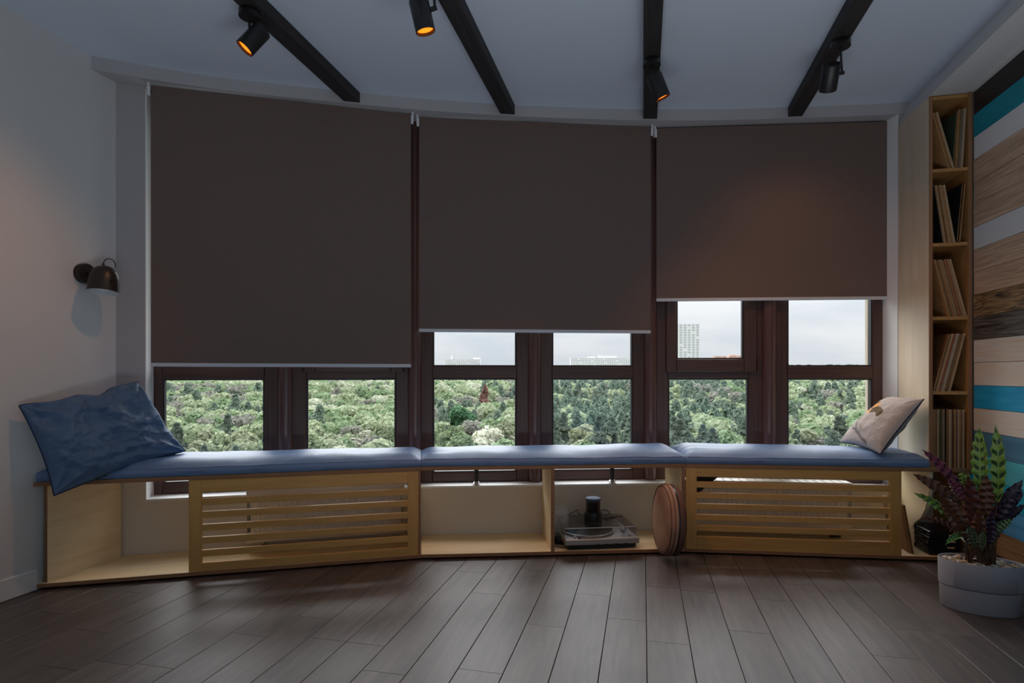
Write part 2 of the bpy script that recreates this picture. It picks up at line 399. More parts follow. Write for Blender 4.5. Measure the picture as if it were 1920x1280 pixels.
# ------------------------------------------------------------------ plan of the bay: three facets, the bench front line P, outward normals
P = [Vector(p) for p in ((-2.745, 2.046), (-1.165, 2.858), (.232, 3.293), (1.68, 3.46))]
D = [(P[i+1]-P[i]).normalized() for i in range(3)]
N = [Vector((-d.y, d.x)) for d in D]
LEN = [(P[i+1]-P[i]).length for i in range(3)]
XL, XR = -2.75, 1.69
def fp(i, s, o): return P[i]+D[i]*s+N[i]*o
def corner(k, o):
    """offset point of bend k (0..3) at distance o behind the bench front"""
    if k == 0: q = P[0]+N[0]*o; return q+D[0]*((XL+.003-q.x)/D[0].x)
    if k == 3: q = P[2]+N[2]*o; return q+D[2]*((XR-.003-q.x)/D[2].x)
    a, b = P[k]+N[k-1]*o, P[k]+N[k]*o; d, e = D[k-1], D[k]
    det = d.x*(-e.y)+e.x*d.y; r = b-a; s = (r.x*(-e.y)+e.x*r.y)/det
    return a+d*s
def ax(i): return ((D[i].x, D[i].y, 0), (N[i].x, N[i].y, 0), (0, 0, 1))
def V3(p, z): return (p.x, p.y, z)
Q = [Vector(q) for q in ((-2.75, 2.6), (-1.388, 3.300), (.044, 3.762), (1.487, 3.935))]     # inner face of the window frames
QD = [(Q[i+1]-Q[i]).normalized() for i in range(3)]
QN = [Vector((-d.y, d.x)) for d in QD]
CEIL = 2.63

# ------------------------------------------------------------------ setting
base = MB().box((-.5, .55, -.06), (4.9, 6.6, .1)).build('floor', M_floorbase); base['kind'] = 'structure'
known = {-21: [], -6: [2.745], -5: [2.49], -4: [2.845, 1.833], -3: [2.222], -2: [2.584], -1: [2.355], 0: [2.749, 2.186], 1: [], 2: [2.349], 3: [2.705], 4: [2.93],
         5: [2.254], 6: [2.512], -15: [2.135, ], -14: [1.779], -13: [1.53], -11: [1.613], -10: [1.889, 2.179], -8: [1.923], -7: [1.922], -16: [1.878]}
PW = .1566
def window_y(x):
    for i in range(3):
        a, b = corner(i, .36), corner(i+1, .36)
        if a.x-.02 <= x <= b.x+.02 or (i == 2 and x > b.x) or (i == 0 and x < a.x): return a.y+(b.y-a.y)*(x-a.x)/(b.x-a.x)
for k in range(-18, 11):
    x0 = max(.0125+PW*k, XL+.002); x1 = min(.0125+PW*(k+1), XR-.002)
    if x1-x0 < .02: continue
    y_end = window_y((x0+x1)/2); y_beg = -.9
    ys = sorted(known.get(k, []))
    r = random.Random(100+k)
    if not ys: ys = [1.2+r.random()*1.0]
    while ys[0] > y_beg+.5: ys.insert(0, ys[0]-(.72+.5*r.random()))
    while ys[-1] < y_end-.75: ys.append(ys[-1]+.72+.5*r.random())
    ys = [y_beg]+[y for y in ys if y_beg+.1 < y < y_end-.1]+[y_end]
    for a, b in zip(ys[:-1], ys[1:]):
        g = .0010
        o = MB().box(((x0+x1)/2, (a+b)/2, -.0055), (x1-x0-2*g, b-a-2*g, .011), ch=.0012).build('plank', M_floor, base, origin=((x0+x1)/2, (a+b)/2, 0))

# walls
wl = struct('wall_left', MB().box((XL-.06, .05, 1.3), (.12, 5.35, 2.72)), M_wall)
wr = struct('wall_right', MB().box((XR+.075, .6, 1.3), (.12, 6.5, 2.72)), M_wall)
wb = struct('wall_back', MB().box((-.5, -2.69, 1.3), (4.7, .12, 2.72)), M_wall)
ce = struct('ceiling', MB().box((-.5, .7, CEIL+.05), (4.9, 7.0, .1)), M_ceil)
# wall under the windows, with the sill on it, plus the piers either side
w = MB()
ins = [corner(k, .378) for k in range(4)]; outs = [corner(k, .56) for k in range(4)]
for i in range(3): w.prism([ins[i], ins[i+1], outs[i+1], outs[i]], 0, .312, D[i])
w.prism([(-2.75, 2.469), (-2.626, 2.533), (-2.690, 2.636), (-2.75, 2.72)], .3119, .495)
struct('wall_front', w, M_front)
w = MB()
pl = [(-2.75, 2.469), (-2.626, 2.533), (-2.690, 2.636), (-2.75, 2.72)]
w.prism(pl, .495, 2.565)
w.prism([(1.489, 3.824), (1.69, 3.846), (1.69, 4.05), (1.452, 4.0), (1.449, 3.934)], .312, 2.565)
struct('wall_corner', w, M_piershade)
sl = MB()
for i in range(3):
    a, b, c, d = corner(i, .375), corner(i+1, .375), corner(i+1, .54), corner(i, .54)
    if i == 0: a = Vector((-2.626, 2.533)); d = Vector((-2.71, 2.67))
    if i == 2: b = Vector((1.489, 3.823)); c = Vector((1.45, 3.98))
    sl.prism([a, b, c, d], .3121, .324, D[i])
struct('trim_3', sl, M_sill)
# white reveal linings
rv = MB()
a, b = Vector((-2.626, 2.533)), Vector((-2.684, 2.634)); e = Vector((.004, .002))
rv.prism([a, a+e, b+e, b], .3241, 2.56)
a, b = Vector((1.489, 3.824)), Vector((1.450, 3.934)); e = Vector((-.004, -.001))
rv.prism([a, b, b+e, a+e], .52, 2.56)
struct('trim_4', rv, M_sill)
# dropped curved header along the bay and lowered box along the right wall
front = [(-2.75, 2.331), (-2.29, 2.642), (-1.645, 2.962), (-1.20, 3.162), (-.78, 3.325), (-.337, 3.470), (.02, 3.572), (.46, 3.671), (.88, 3.741), (1.30, 3.805), (1.557, 3.826)]
fs = []
for i in range(len(front)-1):
    p0, p1, p2, p3 = (Vector(front[max(0, min(len(front)-1, i+k))]) for k in (-1, 0, 1, 2))
    for t in (0, .25, .5, .75): fs.append(tuple(.5*((2*p1)+(p2-p0)*t+(2*p0-5*p1+4*p2-p3)*t*t+(3*p1-p0-3*p2+p3)*t**3)))
fs.append(front[-1])
bk = [corner(3, .70), corner(2, .70), corner(1, .70), corner(0, .70)]
struct('trim_1', MB().prism(fs+[(1.557, 3.98)]+[tuple(q) for q in bk], 2.562, CEIL+.02), M_headershade)
bx = MB(); sec = [(1.492, 2.490), (1.70, 2.490), (1.70, 2.64), (1.556, 2.64)]
bx.loft([[(x, y, z) for x, z in sec] for y in (-2.6, 3.83)], smooth=False)
struct('trim_2', bx, M_trim)
cr = MB().box((XR-.010, .42, 2.4845), (.018, 6.0, .010)); struct('trim_5', cr, M_trim)
bb = MB().box((XL+.008, -.26, .0505), (.015, 4.63, .098), ch=.004); struct('baseboard_left', bb, M_trim)

# planks on the right wall, each board a part of the wall
ROWC = ['black', 'turquoise', 'white', 'beige', 'beige', 'beige', 'white', 'beige', 'beige', 'dark', 'darkgrey', 'ivory', 'ivory', 'blue', 'ivory', 'slate', 'teal', 'tealblue', 'slateblue', 'brown', 'dark2']
RC = {'black': ((.010, .010, .010), (.028, .024, .022), .45, 60, .6), 'turquoise': (s2l(28, 138, 156), s2l(38, 158, 176), .6, 30, .3), 'white': (s2l(220, 212, 209), s2l(235, 232, 227), .6, 30, .3),
      'beige': (s2l(146, 120, 98), s2l(192, 166, 142), .6, 60, .9), 'dark': ((.016, .012, .010), (.30, .19, .09), .42, 30, 3.2), 'darkgrey': ((.012, .011, .011), (.13, .11, .095), .40, 55, 2.4),
      'ivory': (s2l(202, 181, 156), s2l(235, 225, 197), .6, 70, 1.2), 'blue': (s2l(20, 125, 171), s2l(38, 148, 194), .55, 40, .4), 'slate': (s2l(56, 94, 117), s2l(71, 112, 135), .55, 40, .4),
      'teal': (s2l(71, 168, 181), s2l(89, 189, 199), .55, 40, .4), 'tealblue': (s2l(23, 143, 174), s2l(38, 161, 192), .55, 40, .4), 'slateblue': (s2l(56, 117, 158), s2l(74, 135, 176), .55, 40, .4),
      'brown': ((.09, .045, .018), (.24, .14, .065), .5, 50, 1.6), 'dark2': ((.016, .013, .012), (.06, .045, .035), .5, 50, 1.4)}
LIFT = {'beige': 1.55, 'turquoise': 1.1, 'teal': 1.2, 'tealblue': 1.3, 'white': 1.5, 'ivory': 1.45}
def lift(c, f=1.8): return tuple(min(.86, x*f) for x in c)
RM = {k: wood('board_'+k, lift(v[0], LIFT.get(k, 1.8)), lift(v[1], LIFT.get(k, 1.8)), v[2], su=3.0, sv=v[3], spec=.3, rand=.06, bump=.35, dist=v[4]) for k, v in RC.items()}
RH = .1181
for r_ in range(21):
    z1 = 2.479-RH*r_; z0 = max(z1-RH, .004)
    q = random.Random(50+r_); y = 3.435 if r_ < 17 else 3.83
    while y > -2.4:
        ln = min(1.15+.7*q.random(), y+2.5)
        if y > 3.4 and ln < .9: ln = 1.0
        th = .013+.003*q.random()
        MB().box((XR+.014-th/2-.001, y-ln/2, (z0+z1)/2), (th, ln-.0016, z1-z0-.0020), ch=.0012).build('plank', RM[ROWC[r_]], wr, origin=(XR, y-ln/2, (z0+z1)/2))
        y -= ln

# ------------------------------------------------------------------ windows: six units, joined by round coupling posts
def wp(i, s, o): return Q[i]+QD[i]*s+QN[i]*o
def wax(i): return ((QD[i].x, QD[i].y, 0), (QN[i].x, QN[i].y, 0), (0, 0, 1))
ZB, ZL0, ZL1, ZU0, ZU1, ZT = .324, .386, .974, 1.053, 2.44, 2.56
def wbar(mb, i, s0, s1, z0, z1, o0=0., o1=.065, ch=.006):
    c = wp(i, (s0+s1)/2, (o0+o1)/2); mb.box((c.x, c.y, (z0+z1)/2), (s1-s0, o1-o0, z1-z0), wax(i), ch=ch)
def window(n, i, s0, s1, p0, p1, sash):
    c = wp(i, (s0+s1)/2, 0)
    root = struct_root('window_%d' % n, (c.x, c.y, ZB))
    def part(name, mb, m, par=root): return mb.build(name, m, par)
    part('stile', (lambda b: (wbar(b, i, s0, p0, ZB, ZT), b)[1])(MB()), M_frame)
    part('stile', (lambda b: (wbar(b, i, p1, s1, ZB, ZT), b)[1])(MB()), M_frame)
    part('bottom_rail', (lambda b: (wbar(b, i, p0, p1, ZB, ZL0), b)[1])(MB()), M_frame)
    part('top_rail', (lambda b: (wbar(b, i, p0, p1, ZU1, ZT), b)[1])(MB()), M_frame)
    zt = ZU0 if not sash else 1.035
    part('transom', (lambda b: (wbar(b, i, p0, p1, ZL1, zt), b)[1])(MB()), M_frame)
    def bead(a0, a1, z0, z1, par, o=.006):
        g = MB(); t = .007
        for (x0, x1, y0, y1) in ((a0, a0+t, z0, z1), (a1-t, a1, z0, z1), (a0+t, a1-t, z0, z0+t), (a0+t, a1-t, z1-t, z1)): wbar(g, i, x0, x1, y0, y1, o, o+.03, 0)
        g.build('gasket', M_gasket, par)
    g = MB(); wbar(g, i, p0, p1, ZL0, ZL1, .030, .036, 0); pn = part('pane', g, M_glass); bead(p0, p1, ZL0, ZL1, pn)
    if not sash:
        g = MB(); wbar(g, i, p0, p1, ZU0, ZU1, .030, .036, 0); pn = part('pane', g, M_glass); bead(p0, p1, ZU0, ZU1, pn)
    else:
        b = MB(); q0, q1 = p0+.050, p1-.034; y0, y1 = 1.100, 2.40; e0, e1 = p0-.018, p1+.047; w0, w1 = 1.017, 2.47
        for (x0, x1, z0, z1) in ((e0, q0, w0, w1), (q1, e1, w0, w1), (q0, q1, w0, y0), (q0, q1, y1, w1)): wbar(b, i, x0, x1, z0, z1, -.022, .045)
        sh = part('sash', b, M_frame)
        g = MB(); wbar(g, i, q0, q1, y0, y1, .012, .018, 0); g.build('pane', M_glass, sh); bead(q0, q1, y0, y1, sh, -.010)
        h = MB()
        for z in (1.0, 1.9): c = wp(i, e1+.008, -.02); h.tube([V3(c, z+.02), V3(c, z+.11)], .006)
        h.build('hinge', M_frame, sh)
L_Q = [(Q[i+1]-Q[i]).length for i in range(3)]
window(1, 0, .078, .768, .127, .657, False)
window(2, 0, .780, L_Q[0]-.004, .893, 1.414, True)
window(3, 1, .004, .746, .112, .636, False)
window(4, 1, .758, L_Q[1]-.004, .867, 1.390, False)
window(5, 2, .004, .728, .115, .611, True)
window(6, 2, .740, 1.412, .850, 1.352, False)
pi = 6
for (i, s) in ((0, .774), (1, -.0), (1, .752), (2, 0.), (2, .734)):
    c = wp(i, s, .002) if s else Q[i]
    m = MB().lathe([(.043, ZB+.001), (.043, ZT)], (c.x, c.y, 0), n=20)
    struct('trim_%d' % pi, m, M_post); pi += 1

# ------------------------------------------------------------------ roller blinds
def roller_blind(label, A, B, zb, ztop, last=False):
    A, B = Vector(A), Vector(B); d = (B-A).normalized(); n = Vector((-d.y, d.x)); L = (B-A).length; ln = L
    root = thing('roller_blind', label, 'blind', V3((A+B)/2, zb), 'roller blinds across the bay window')
    axs = ((d.x, d.y, 0), (n.x, n.y, 0), (0, 0, 1))
    def pt(s, o, z): q = A+d*s+n*o; return (q.x, q.y, z)
    f = MB()
    off = rnd.random()
    nz = 6
    b0 = len(f.v)
    for k in range(nz+1):
        z = zb+.018+(ztop-zb-.018)*k/nz
        for s in (0, L): f.v.append(pt(s, 0, z))
        for s in (0, L): f.v.append(pt(s, .0012, z))
    for k in range(nz):
        o = b0+k*4; z0 = (ztop-zb)*k/nz; z1 = (ztop-zb)*(k+1)/nz
        f.quad((o, o+1, o+5, o+4), [(off, z0), (off+L, z0), (off+L, z1), (off, z1)])
        f.quad((o+3, o+2, o+6, o+7), [(off+L, z0), (off, z0), (off, z1), (off+L, z1)])
        f.quad((o+2, o, o+4, o+6), [(0, z0), (0, z0), (0, z1), (0, z1)]); f.quad((o+1, o+3, o+7, o+5), [(0, z0), (0, z0), (0, z1), (0, z1)])
    f.build('fabric', M_blind, root)
    MB().box(pt(L/2, .0005, zb+.010), (L, .012, .020), axs, ch=.004).build('bottom_bar', M_alu, root)
    MB().lathe([(.0125, 0), (.0125, ln)], pt(0, .0142, ztop-.031), (d.x, d.y, 0), n=16).build('roller_tube', M_blind, root)
    for s, big in ((-.010, False), (L+.010, last)):
        b = MB()
        if big:
            pr = [(-.035, 2.562), (.045, 2.562), (.045, 2.52), (.02, 2.465), (.005, 2.452), (-.03, 2.49)]
            b.loft([[pt(s+t, o, z) for o, z in pr] for t in (0.004, .046)], smooth=False)
        else:
            b.box(pt(s, .01, 2.535), (.012, .05, .052), axs, ch=.003); b.box(pt(s-.004 if s > 0 else s+.004, -.014, 2.515), (.014, .008, .05), axs, ch=.002)
        b.build('bracket', M_white_pl if not big else M_headershade, root)  # large end bracket takes a darker grey in place of backlit shade
        MB().lathe([(.012, 0), (.012, .010)], pt(s-.006 if s > 0 else s, .0142, ztop-.031), (d.x, d.y, 0), n=12).build('end_plug', M_blackpl, root)
    return root
roller_blind('largest taupe roller blind, lowered furthest, over the left facet of windows', (-2.571, 2.515), (-1.350, 3.149), 1.043, 2.551)
roller_blind('middle taupe roller blind drawn down over the centre facet of windows', (-1.316, 3.194), (.044, 3.645), 1.257, 2.551)
roller_blind('shortest taupe roller blind with a warm glow, over the right facet of windows', (.081, 3.677), (1.456, 3.896), 1.460, 2.551, True)

# ------------------------------------------------------------------ ceiling beams and spotlights
BZ = 2.571
BEAMS = [(-1.636, 2.95, 'leftmost black ceiling beam, carrying a spotlight near the top left'), (-.797, 3.315, 'second black ceiling beam from the left'),
         (.042, 3.575, 'third black ceiling beam, carrying a spotlight close to the blinds'), (.901, 3.742, 'rightmost black ceiling beam, nearest to the record shelf')]
def hdr_y(x):
    for (x0, y0), (x1, y1) in zip(fs[:-1], fs[1:]):
        if x0 <= x <= x1: return y0+(y1-y0)*(x-x0)/(x1-x0)
for x, y, lab in BEAMS:
    a, b = hdr_y(x-.041)-.001, hdr_y(x+.041)-.001
    m = MB().prism([(x-.041, -2.55), (x+.041, -2.55), (x+.041, b), (x-.041, a)], BZ, CEIL-.001, (0, 1)).build('ceiling_beam', M_beam, origin=(x, .5, BZ))
    tag(m, lab, 'beam', 'black beams under the ceiling')
def spotlight(label, x, y, piv, v, power, lit=True, reach=.0, side=(0, 0)):
    """canopy under the beam, rod, knuckle and a cylindrical head aimed along v; piv = pivot, side = offset of the head from the pivot"""
    root = thing('spotlight', label, 'spotlight', (x, y, BZ-.03), 'spotlights under the ceiling beams')
    MB().lathe([(.0435, 0), (.0435, .026), (.040, .030)], (x, y, BZ-.0305), n=28).build('canopy', M_black, root)
    MB().tube([(x, y, BZ-.031), (piv[0], piv[1], piv[2])], .0055).build('rod', M_black, root)
    v = Vector(v).normalized(); pv = Vector(piv); hc = pv+Vector(side)
    k = MB(); k.tube([pv-(hc-pv).normalized()*.008, hc-(hc-pv).normalized()*.030], .009); k.build('knuckle', M_black, root)
    h = MB(); L = .118; s = hc-v*(L*.42)
    h.lathe([(.036, 0), (.0385, .004), (.0385, L), (.0350, L), (.0345, L-.014), (.0, L-.014)], s, v, n=28, cap=False)
    h.quad([len(h.v)-28*6+i for i in range(27, -1, -1)], [(0, 0)]*28)
    hd = h.build('head', M_black, root)
    MB().lathe([(.0325, 0), (.0325, .003)], s+v*(L-.0135), v, n=24).build('bulb', M_emit if lit else M_bulb, root)
    if power:
        lt = add_light('spotlight_lamp', 'SPOT', s+v*(L+.002), power, (1.0, .46, .17), spot_size=math.radians(95), spot_blend=1.0, shadow_soft_size=.03)
        lt.rotation_euler = v.to_track_quat('-Z', 'Y').to_euler(); lt.parent = root; lt.location = Vector(lt.location)-Vector(root.location)
CR, CF = Vector((.9741, .2261, 0)), Vector((-.2261, .9741, 0))
def cv(a, f, u): return CR*a+CF*f+Vector((0, 0, u))
spotlight('glowing spotlight on the leftmost beam, tilted towards the left wall', -1.655, 2.12, (-1.655, 2.12, 2.452), cv(-.56, -.20, -.80), 16, side=cv(.034, -.022, -.012))
spotlight('spotlight beside the second beam from the left, half cut off by the upper edge', -.797, 2.075, (-.79, 2.075, 2.425), cv(.22, .16, -.97), 24, side=cv(-.052, 0, -.02))
spotlight('glowing spotlight on the third beam, tilted right in front of the blinds', .042, 2.907, (.042, 2.907, 2.455), cv(.40, .10, -.90), 20, side=cv(.018, -.040, -.030))
spotlight('spotlight on the rightmost beam, hanging upright and facing the right blind', .905, 2.945, (.912, 2.945, 2.420), cv(.20, .66, -.72), 6, side=cv(-.056, 0, -.01))

# ------------------------------------------------------------------ wall lamp
def wall_lamp():
    x, y, z = XL, 2.285, 1.508
    r = thing('wall_lamp', 'dark bronze dome wall lamp with a round base on the left wall', 'lamp', (x, y, z))
    MB().lathe([(.050, .0005), (.050, .028), (.046, .034)], (x, y, z), (1, 0, 0), n=32).build('wall_base', M_bronze, r)
    a = MB(); a.tube([(x+.032, y, z-.002), (x+.075, y-.002, z-.002)], .012); a.build('arm', M_bronze, r)
    sx, sy = x+.135, y-.008
    ax_ = (Vector((0, 0, 1))+CF*.15-CR*.02).normalized(); b = Vector((sx, sy, z-.100))
    prof = [(.0685, 0), (.0675, .03), (.066, .06), (.062, .085), (.053, .108), (.038, .125), (.018, .134), (.0, .136)]
    o = MB(); o.lathe(prof, b, ax_, n=32, cap=False); sh = o.build('shade', M_bronze, r)
    i_ = MB(); i_.lathe([(p[0]*.955, p[1]*.96+.0005) for p in prof], b, ax_, n=32, cap=False); i_.build('shade_lining', M_lampin, sh)
    rim = MB(); rim.lathe([(.0685, 0), (.0650, 0), (.0650, .003), (.0685, .003)], b, ax_, n=32, cap=False); rim.build('rim', M_lampin, sh)
    bu = MB(); bu.lathe([(.004, 0), (.02, .004), (.03, .018), (.032, .034), (.026, .052), (.016, .068), (.014, .10)], b+ax_*.004, ax_, n=20); bu.build('bulb', M_bulb, r)
    tp = b+ax_*.136+Vector((-.012, 0, -.002)); c = MB(); c.tube([tp, tp+Vector((0, 0, .016))], .006); c.build('cable_gland', M_black, r)
    pth = []
    for k in range(15):
        t = k/14; ang = PI*(1-t*1.12); pth.append(tp+CR*(.030+.030*math.cos(ang))+Vector((0, 0, .014+.030*math.sin(ang)-.010*t)))
    MB().tube(pth, .0024, 6).build('cable', M_black, r)
    MB().tube([(x+.018, y, z-.050), (x+.020, y-.003, z-.064)], .002, 6).build('toggle_switch', M_chrome, r)
    sc_ = MB().lathe([(.006, 0), (.006, .008)], Vector((sx+.066, sy-.01, z-.045)), (1, -.1, 0), n=10); sc_.build('screw', M_bronze, sh)
wall_lamp()

# ------------------------------------------------------------------ window bench: three built-in units
SEAT0, SEAT1 = .482, .500
def bench(i, label):
    c = (P[i]+P[i+1])/2
    r = thing('window_bench', label, 'bench', V3(c, .012), 'plywood window bench units')
    def poly(o0, o1, g=.0012):
        a, b, cc, d = corner(i, o0), corner(i+1, o0), corner(i+1, o1), corner(i, o1)
        u = D[i]*g; return [a+u, b-u, cc-u, d+u]
    MB().prism(poly(0, .374), SEAT0, SEAT1, D[i], 0, 1).build('seat_board', [M_ply, M_edge], r)
    MB().prism(poly(0, .374), .012, .030, D[i], 0, 1).build('bottom_board', [M_ply, M_edge], r)
    MB().prism([fp(i, .12, .06), fp(i, LEN[i]-.12, .06), fp(i, LEN[i]-.12, .09), fp(i, .12, .09)], 0.0005, .012, D[i]).build('plinth', M_edge, r)
    return r
def upright(r, a, b, th, name='side_panel', z0=.030, z1=SEAT0, mats=None):
    a, b = Vector(a), Vector(b); d = (b-a).normalized(); n = Vector((-d.y, d.x))*th/2
    MB().prism([a+n, a-n, b-n, b+n], z0+.0005, z1-.0005, (0, 1), 0, 0).build(name, mats or M_ply, r)
    f = a-d*.0012
    MB().prism([f+n, f-n, a-n, a+n], z0+.0005, z1-.0005, (1, 0)).build('front_edging', M_edge, bpy.data.objects[r.name].children[-1])
def grille(r, i, s0, s1, zs, pitch, slot):
    g = thing_part('front_grille', r, V3(fp(i, (s0+s1)/2, .012), .03))
    th = .018; o = .011
    def bar(name, a, b, z0, z1):
        c = fp(i, (a+b)/2, o); MB().box((c.x, c.y, (z0+z1)/2), (b-a, th, z1-z0), ax(i), ch=.0015).build(name, M_grilleshade, g)
    st = .058
    bar('stile', s0, s0+st, .0305, SEAT0-.001); bar('stile', s1-st, s1, .0305, SEAT0-.001)
    bar('rail', s0+st, s1-st, .0305, zs); top = zs+5*pitch+slot; bar('rail', s0+st, s1-st, top, SEAT0-.001)
    for k in range(5): bar('slat', s0+st-.0005, s1-st+.0005, zs+k*pitch+slot, zs+(k+1)*pitch)
def thing_part(name, parent, loc):
    o = bpy.data.objects.new(name, None); COL.objects.link(o); o.parent = parent; o.location = Vector(loc)-Vector(parent.location); o.empty_display_size = .03
    return o
# left unit
b0 = bench(0, 'left birch plywood bench unit with an open bay and a slatted grille')
q = corner(0, .02); upright(b0, (q.x+.030, q.y+.012), (q.x+.030, corner(0, .37).y-.0), .018)
grille(b0, 0, .645, 1.762, .071, .0633, .031)
q0, q1 = corner(1, .003), corner(1, .37); upright(b0, q0-D[0]*.012, q1-D[0]*.012, .018)
# middle unit
b1 = bench(1, 'middle birch plywood bench unit, open, with one divider and a turntable inside')
n1 = N[1]; dv = fp(1, .714, 0); upright(b1, dv, dv+n1*.372, .020, 'divider')
q0, q1 = corner(2, .003), corner(2, .37); upright(b1, q0-D[1]*.013, q1-D[1]*.013, .020)
for s, lab in ((.301, 'a'), (1.147, 'b')):
    c = fp(1, s, .400)
    f = MB(); f.lathe([(.020, .3245), (.022, .327), (.022, .338), (.018, .342), (.018, .345), (.014, .346)], (c.x, c.y, 0), n=20, mi=0)
    f.lathe([(.0135, .346), (.0135, .4815)], (c.x, c.y, 0), n=16, mi=1)
    f.build('support_foot', [M_chrome, M_steel], b1)
# back strip of the seat that rests on the feet
# right unit
b2 = bench(2, 'right birch plywood bench unit with a slatted grille and an open end')
grille(b2, 2, .0015, 1.125, .100, .0606, .0285)
# curved upright below the record shelf
pr = [(3.446, .4815), (3.446, .39), (3.455, .35), (3.49, .27), (3.54, .21), (3.60, .175), (3.62, .16), (3.62, .0305), (3.815, .0305), (3.815, .4815)]
u = MB(); u.loft([[(x, y, z) for y, z in pr] for x in (1.487, 1.505)], smooth=False); u.build('curved_upright', M_ply, b2)
MB().box((1.6775, 3.64, .256), (.016, .345, .45), ch=.001).build('end_panel', M_shelfwood, b2)

# radiators behind the grilles
def radiator(label, i, s0, s1, z0, z1, valve):
    c = fp(i, (s0+s1)/2, .28); r = thing('radiator', label, 'radiator', V3(c, z0), 'white panel radiators behind the grilles')
    m = MB(); n = int((s1-s0)/.0333); prof = []
    for k in range(n):
        a = s0+.02+(s1-s0-.04)*k/n; w_ = (s1-s0-.04)/n
        prof += [(a, .246), (a+w_*.30, .246), (a+w_*.42, .252), (a+w_*.88, .252)]
    prof.append((s1-.02, .246))
    ring = [fp(i, s, o) for s, o in prof]; back = [fp(i, s1-.02, .262), fp(i, s0+.02, .262)]
    m.prism([tuple(p) for p in ring]+[tuple(p) for p in back], z0+.055, z1-.050, D[i]); m.build('front_panel', M_radiator, r)
    for name, za, zb, o0, o1 in (('top_collar', z1-.050, z1-.004, .244, .266), ('bottom_collar', z0, z0+.055, .244, .266)):
        q = fp(i, (s0+s1)/2, (o0+o1)/2); MB().box((q.x, q.y, (za+zb)/2), (s1-s0-.006, o1-o0, zb-za), ax(i), ch=.006).build(name, M_radiator, r)
    q = fp(i, (s0+s1)/2, .345); MB().box((q.x, q.y, (z0+z1)/2), (s1-s0-.02, .012, z1-z0-.02), ax(i), ch=.004).build('rear_panel', M_radiator, r)
    for s in (s0, s1):
        q = fp(i, s, .298); MB().box((q.x, q.y, (z0+z1)/2), (.003, .106, z1-z0-.006), ax(i)).build('side_cover', M_radiator, r)
    g = thing_part('top_grille', r, V3(fp(i, (s0+s1)/2, .30), z1))
    for o in (.252, .347):
        q = fp(i, (s0+s1)/2, o); MB().box((q.x, q.y, z1-.003), (s1-s0-.01, .006, .008), ax(i)).build('edge_strip', M_radiator, g)
    k = int((s1-s0)/.048)
    for j in range(k+1):
        q = fp(i, s0+.01+(s1-s0-.02)*j/k, .30); MB().box((q.x, q.y, z1-.003), (.041, .09, .004), ax(i)).build('louvre', M_radiator, g)
    q = fp(i, valve, .27); v = MB(); v.tube([V3(q, z0-.002), V3(q, z0-.030), V3(fp(i, valve, .36), z0-.030)], .009); v.build('valve_pipe', M_chrome, r)
    v = MB(); v.tube([V3(fp(i, valve-.028, .262), z0-.03), V3(fp(i, valve+.028, .262), z0-.03)], .011); v.build('valve', M_blackpl, r)
radiator('white corrugated radiator behind the grille of the left bench unit', 0, .86, 1.70, .085, .372, .94)
radiator('white corrugated radiator behind the grille of the right bench unit', 2, .004, .985, .085, .366, .90)
gs = MB(); pts = [(fp(2, .055, .10), .43), (fp(2, .215, .10), .43), (fp(2, .072, .10), .305)]  # thin dark triangular plate behind the right grille
gs.loft([[(p.x+N[2].x*t, p.y+N[2].y*t, z) for p, z in pts] for t in (0, .006)], smooth=False)
tag(gs.build('dark_triangle', M_steel, origin=V3(fp(2, .07, .1), .305)), 'black triangular plate behind the right grille, under the seat board', 'bracket')

